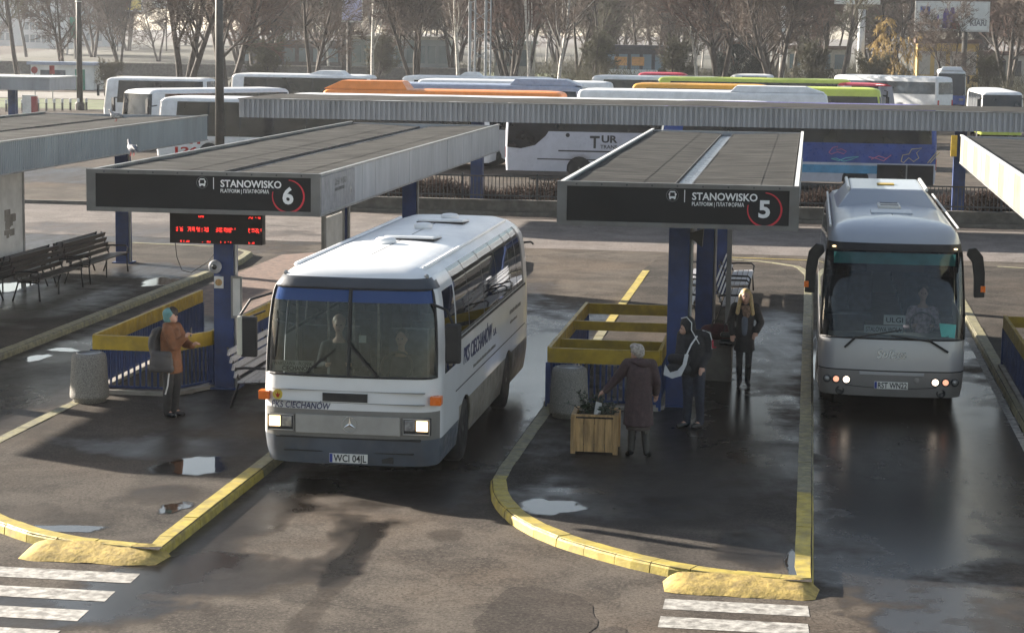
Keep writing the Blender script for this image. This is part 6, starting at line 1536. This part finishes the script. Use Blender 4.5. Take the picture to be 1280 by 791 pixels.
# rising bank far left
bk = MB(); nx, ny = 30, 8
for i in range(nx + 1):
    for j in range(ny + 1):
        x = -130 + 80 * i / nx; y = 300 + 120 * j / ny
        bk.v.append((x, y, .03 + 2.6 * (j / ny) ** .8 * min(1, (1 - i / nx) * 3) * (1 + .3 * mnoise.noise(Vector((x * .05, y * .05, 0))))))
for i in range(nx):
    for j in range(ny): a = i * (ny + 1) + j; bk.f.append((a, a + ny + 1, a + ny + 2, a + 1)); bk.m.append(0)
structure('bank', bk, 'dry_grass', True, 'low grassy bank beyond the side road')
# hedge / low wall in front of the bank
t = thing('brick_wall', 'low dark wall along the bank by the side road', 'wall', (-88, 262, 0)); obj('wall', B(-40, 46, 0, .5, 0, 1.5), 'concrete_dark', t); obj('coping', B(-40.1, 46.1, -.1, .6, 1.502, 1.65), 'concrete', t)

# buildings -----------------------------------------------------------
mat('tower_pale', (0.5, 0.52, 0.53), 0.6, var=0.08, scale=.05); mat('tower_grey', (0.3, 0.33, 0.36), 0.6, var=0.1, scale=.05); mat('tower_glass', (0.16, 0.21, 0.24), 0.2, var=0.3, scale=.1)
mat('house_yellow', (0.52, 0.36, 0.13), 0.8, var=0.12, scale=.8); mat('house_roof', (0.14, 0.09, 0.07), 0.8, var=0.2); mat('stucco', (0.45, 0.42, 0.37), 0.8, var=0.1); mat('kiosk_dark', (0.07, 0.07, 0.075), 0.6, var=0.2); mat('orange_panel', (0.6, 0.3, 0.1), 0.6, var=0.15)
mat('hoard_red', (0.3, 0.05, 0.05), 0.5); mat('hoard_yellow', (0.65, 0.5, 0.08), 0.5, var=.2); mat('hoard_green', (0.02, 0.2, 0.13), 0.5, var=.2); mat('hoard_lilac', (0.42, 0.42, 0.6), 0.5, var=.25, scale=.8); mat('hoard_white', (0.68, 0.7, 0.68), 0.5, var=.12, scale=.6); mat('hoard_violet', (0.24, 0.18, 0.36), 0.5, var=.2)
def building(px0, px1, Y, H, D, label, wallm, nx, nz, name='tower_block', roofm='tower_grey', z0=1.0, wh=.6, win='tower_glass', cat='building'):
    a, b = AY(px0, 60, Y), AY(px1, 60, Y); W = b.x - a.x
    t = thing(name, label, cat, (a.x, Y, 0), group=None)
    obj('wall', B(0, W, 0, D, 0, H), wallm, t); obj('roof', B(-.3, W + .3, -.3, D + .3, H + .01, H + .5), roofm, t)
    cw, ch = W / nx, (H - z0) / nz
    me = B(-cw * .36, cw * .36, -.08, .06, -ch * wh / 2, ch * wh / 2).mesh('window', win)
    for i in range(nx):
        for k in range(nz): link('window', me, t, (cw * (i + .5), -.01, z0 + ch * (k + .5)))
    return t
building(-40, 16, 620, 60, 20, 'grey tower block with a grid of windows at the edge of the city', 'tower_grey', 6, 16)
building(30, 66, 560, 46, 18, 'pale tower block with window rows beyond the bank', 'tower_pale', 5, 13)
building(70, 84, 700, 80, 18, 'narrow pale high-rise between the tower blocks', 'tower_pale', 3, 20)
building(94, 128, 640, 70, 20, 'blue-grey glass high-rise behind the slimmer lamp post', 'tower_grey', 5, 18)
t = building(345, 366, 520, 22, 10, 'pale office block beside the price sign', 'tower_pale', 4, 6)
# low structures among the trees
building(300, 425, 292, 4.2, 8, 'dark low market hall behind the white coach with the roof unit', 'kiosk_dark', 7, 1, 'market_hall', 'kiosk_dark')
building(440, 560, 285, 5.0, 8, 'long low grey pavilion behind the birches', 'tower_grey', 9, 1, 'pavilion', 'stucco')
building(618, 660, 280, 4.6, 8, 'small kiosk with a pale roof behind the lattice mast', 'stucco', 3, 1, 'kiosk', 'hoard_white')
t = building(757, 832, 268, 4.3, 8, 'dark flat-roofed pavilion with orange panels', 'kiosk_dark', 5, 1, 'pavilion', 'kiosk_dark')
for x in (1.2, 3.4): obj('orange_panel', B(x, x + 1.6, -.16, -.1, 2.2, 3.3), 'orange_panel', t)
obj('awning', B(.3, 6.8, -1.2, -.15, 1.1, 1.7), 'hoard_white', t)
building(985, 1060, 300, 4.4, 8, 'pale low house behind the dark many-stemmed tree', 'stucco', 4, 1, 'low_house', 'house_roof')
t = building(1147, 1224, 252, 5.6, 9, 'yellow house beneath the billboard', 'house_yellow', 4, 1, 'yellow_house', 'house_roof', win='stucco')
t = building(1222, 1300, 265, 4.2, 8, 'low grey shed right of the yellow house', 'stucco', 4, 1, 'shed', 'house_roof', win='kiosk_dark')
# gabled porch
obj('porch_gable', MB().prism([(0.2, 3.6), (3.4, 3.6), (1.6, 5.0)], -1.4, -.3, 'xz'), 'house_roof', t)

# signs ---------------------------------------------------------------
def hoarding(px0, px1, py0, py1, Y, label, face, post=None, name='billboard', frame='trim_white', legs=1):
    a, b = AY(px0, py1, Y), AY(px1, py0, Y)
    t = thing(name, label, 'billboard', (a.x, Y, 0))
    W, z0, z1 = b.x - a.x, a.z, b.z
    obj('panel', B(0, W, 0, .3, z0, z1), frame, t)
    f = obj('poster', B(W * .03, W * .97, -.03, -.004, z0 + (z1 - z0) * .06, z1 - (z1 - z0) * .06), face, t)
    for k in range(legs):
        x = W * (k + 1) / (legs + 1) if post is None else AY(post, 60, Y).x - a.x
        obj('post', MB().tube([(x, .45, 0), (x, .45, z0 + .5)], .28 if legs == 1 else .15, 10), 'lamp_post', t)
        obj('post_bracket', B(x - .2, x + .2, .3, .45, z0 + .1, z0 + .5), 'lamp_post', t)
    return t, f, W, z0, z1
t, f, W, z0, z1 = hoarding(1143, 1238, 2.5, 39, 222, 'wide pale billboard with dark figures and lettering above the yellow house', 'hoard_white', 1206)
H_ = z1 - z0
obj('blue_box', B(W * .07, W * .2, -.05, -.034, z1 - H_ * .45, z1 - H_ * .18), 'coach_blue', f)
fig = MB()
for x, w, h in ((.31, .035, .45), (.42, .09, .66), (.5, .08, .7)):
    fig.prism([(W * (x - w / 2), z0 + H_ * .1), (W * (x + w / 2), z0 + H_ * .1), (W * (x + w / 2), z0 + H_ * (.1 + h * .7)), (W * (x + w * .2), z0 + H_ * (.1 + h)), (W * (x - w * .2), z0 + H_ * (.1 + h)), (W * (x - w / 2), z0 + H_ * (.1 + h * .7))], -.05, -.034, 'xz')
obj('figure_print', fig, 'coach_purple', f); obj('red_print', B(W * .5, W * .6, -.06, -.052, z0 + H_ * .08, z0 + H_ * .28), 'hoard_red', f)
text('lettering', 'KIARI', H_ * .28, 'print_grey', f, (W * .74, -.04, z0 + H_ * .2), bold=.03, width=W * .22)
lw = MB()
for k in range(6): lw.box(W * (.07 + .035 * k), W * (.095 + .035 * k), -.045, -.034, z0 + H_ * .2, z0 + H_ * (.36 + .05 * (k % 2)))
obj('faint_lettering', lw, 'aluminium', f)
hoarding(427, 453, -6, 28, 235, 'tall pale lilac sign on a thin pole among the trees', 'hoard_lilac', 435)
t, f, W, z0, z1 = hoarding(310, 335, -8, 22, 330, 'violet price sign with large white digits', 'hoard_violet', 318)
text('lettering', '4690', (z1 - z0) * .5, 'print_white', f, (W * .08, -.05, z0 + (z1 - z0) * .1), bold=.05, width=W * .84)
hoarding(129, 178, -14, 14.5, 400, 'white hoarding with a red mark and yellow strip above the trees', 'hoard_yellow', None, legs=2)
c = AY(150, 0, 399.5); o = tag(obj('red_mark', MB().ball((0, 0, 0), (2.2, .15, 1.5), 14, 8), 'hoard_red', loc=(c.x, 399.3, AY(150, 2, 399).z)), 'red blot printed on the yellow and white hoarding', 'poster')
hoarding(190, 240, -12, 11, 380, 'white hoarding seen through the big bare tree', 'hoard_white', None, legs=2)
t, f, W, z0, z1 = hoarding(87.5, 98, 22, 48, 330, 'narrow green banner sign beside the slimmer lamp post', 'hoard_green', frame='hoard_green')
hoarding(1043, 1101, -10, 5.5, 260, 'cream advertising panel at the top of a white column', 'hoard_white', 1076, 'advertising_sign')
# white columns
for px, y0, Y, lb in ((1076, 12, 259.5, 'thick white column under the cream advertising panel'), (978, 8, 240, 'slim white column behind the many-stemmed tree')):
    c = AY(px, 60, Y); t = thing('column', lb, 'column', (c.x, Y, 0)); obj('shaft', MB().tube([(0, 0, 0), (0, 0, AY(px, y0, Y).z)], .45 if px > 1000 else .3, 14), 'trim_white', t, True); obj('base', MB().lathe([(.8, 0), (.8, .4)], 14), 'concrete', t)
# lattice mast of four legs
c = AY(601, 60, 212); t = thing('lattice_mast', 'tall steel lattice mast with four legs among the trees', 'mast', (c.x, 212, 0))
for x, w in ((-1.2, .32), (-.55, .2), (.45, .28), (1.05, .16)):
    obj('leg', MB().tube([(x, .3 * (1 if w > .25 else -1), 0), (x, .3 * (1 if w > .25 else -1), 26)], w / 2, 8), 'tower_grey', t)
for k in range(12):
    z = 1.0 + k * 2; obj('brace', MB().bar((-1.2, 0, z), (1.05, 0, z + 1.6), .07, .07).bar((1.05, .05, z), (-1.2, .05, z + 1.6), .07, .07), 'tower_grey', t)
# small things far left
c = G(34, 142); t = thing('barrier_box', 'red and white barrier box by the far road', 'barrier', (c.x, c.y, 0)); obj('cabinet', B(-.35, .3, 0, .5, 0, 1.25), 'trim_white', t); obj('red_side', B(.3, .62, .02, .48, 0, 1.2), 'hoard_red', t); obj('lid', B(-.38, .65, -.03, .53, 1.252, 1.3), 'trim_white', t)
c = G(75, 112); t = thing('kiosk', 'pale blue-white kiosk beside the slimmer lamp post', 'kiosk', (c.x - 3, c.y, 0)); obj('wall', B(0, 6.5, 0, 3, 0, 2.4), 'hoard_white', t); obj('roof', B(-.3, 6.8, -.3, 3.3, 2.402, 2.7), 'coach_greyblue', t); obj('door', B(4.6, 5.6, -.05, 0, 0, 2.0), 'hoard_green', t); obj('window', B(1, 3.6, -.05, 0, .9, 1.9), 'far_glass_sky', t)
c = AY(62, 103, 105); t = thing('small_canopy', 'small flat grey roof on a blue post by the far road', 'canopy', (c.x, 105, 0)); obj('roof', B(-14, 0, 0, 4, 2.85, 3.5), 'fascia_grey', t); obj('trim', B(-14, .05, -.05, 4.05, 3.502, 3.56), 'trim_white', t); obj('post', B(-2.9, -2.5, 1.5, 1.9, 0, 2.85), 'blue_steel', t)
for k in range(11):
    c = G(8 + k * 10, 140 - k * .2); t = thing('bollard', 'short white-topped bollard in the row by the far road', 'bollard', (c.x, c.y, 0), group='bollards by the far road')
    obj('shaft', MB().lathe([(.09, 0), (.08, .7), (.04, .78)], 8), 'concrete_dark', t); obj('cap', MB().lathe([(.1, .6), (.1, .85), (.05, .9)], 8), 'trim_white', t)
for px, py, lb in ((44, 130, 'thin signpost with a round red sign near the kiosk'), (66, 128, 'thin signpost with a red board by the side road')):
    c = G(px, py); t = thing('signpost', lb, 'sign', (c.x, c.y, 0)); obj('post', MB().tube([(0, 0, 0), (0, 0, 3.0)], .05, 6), 'aluminium', t); obj('plate', MB().lathe([(.28, -.06), (.28, -.04)], 14, (0, 0, 2.7), 'y') if px < 50 else B(-.22, .22, -.07, -.05, 2.3, 3.0), 'hoard_red', t)

# air
hz = obj('haze', B(-1500, 1500, -50, 1500, -4.0, 95.0), 'concrete', None, kind='stuff'); hz['label'] = 'thin winter haze'
hm = bpy.data.materials.new('haze_air'); hm.use_nodes = True; ht = hm.node_tree; ht.nodes.clear()
ho = ht.nodes.new('ShaderNodeOutputMaterial'); hv = ht.nodes.new('ShaderNodeVolumePrincipled')
hv.inputs['Color'].default_value = (0.93, 0.95, 1.0, 1); hv.inputs['Density'].default_value = 0.00018; hv.inputs['Anisotropy'].default_value = 0.35
ht.links.new(hv.outputs[0], ho.inputs['Volume']); hz.data.materials.clear(); hz.data.materials.append(hm)
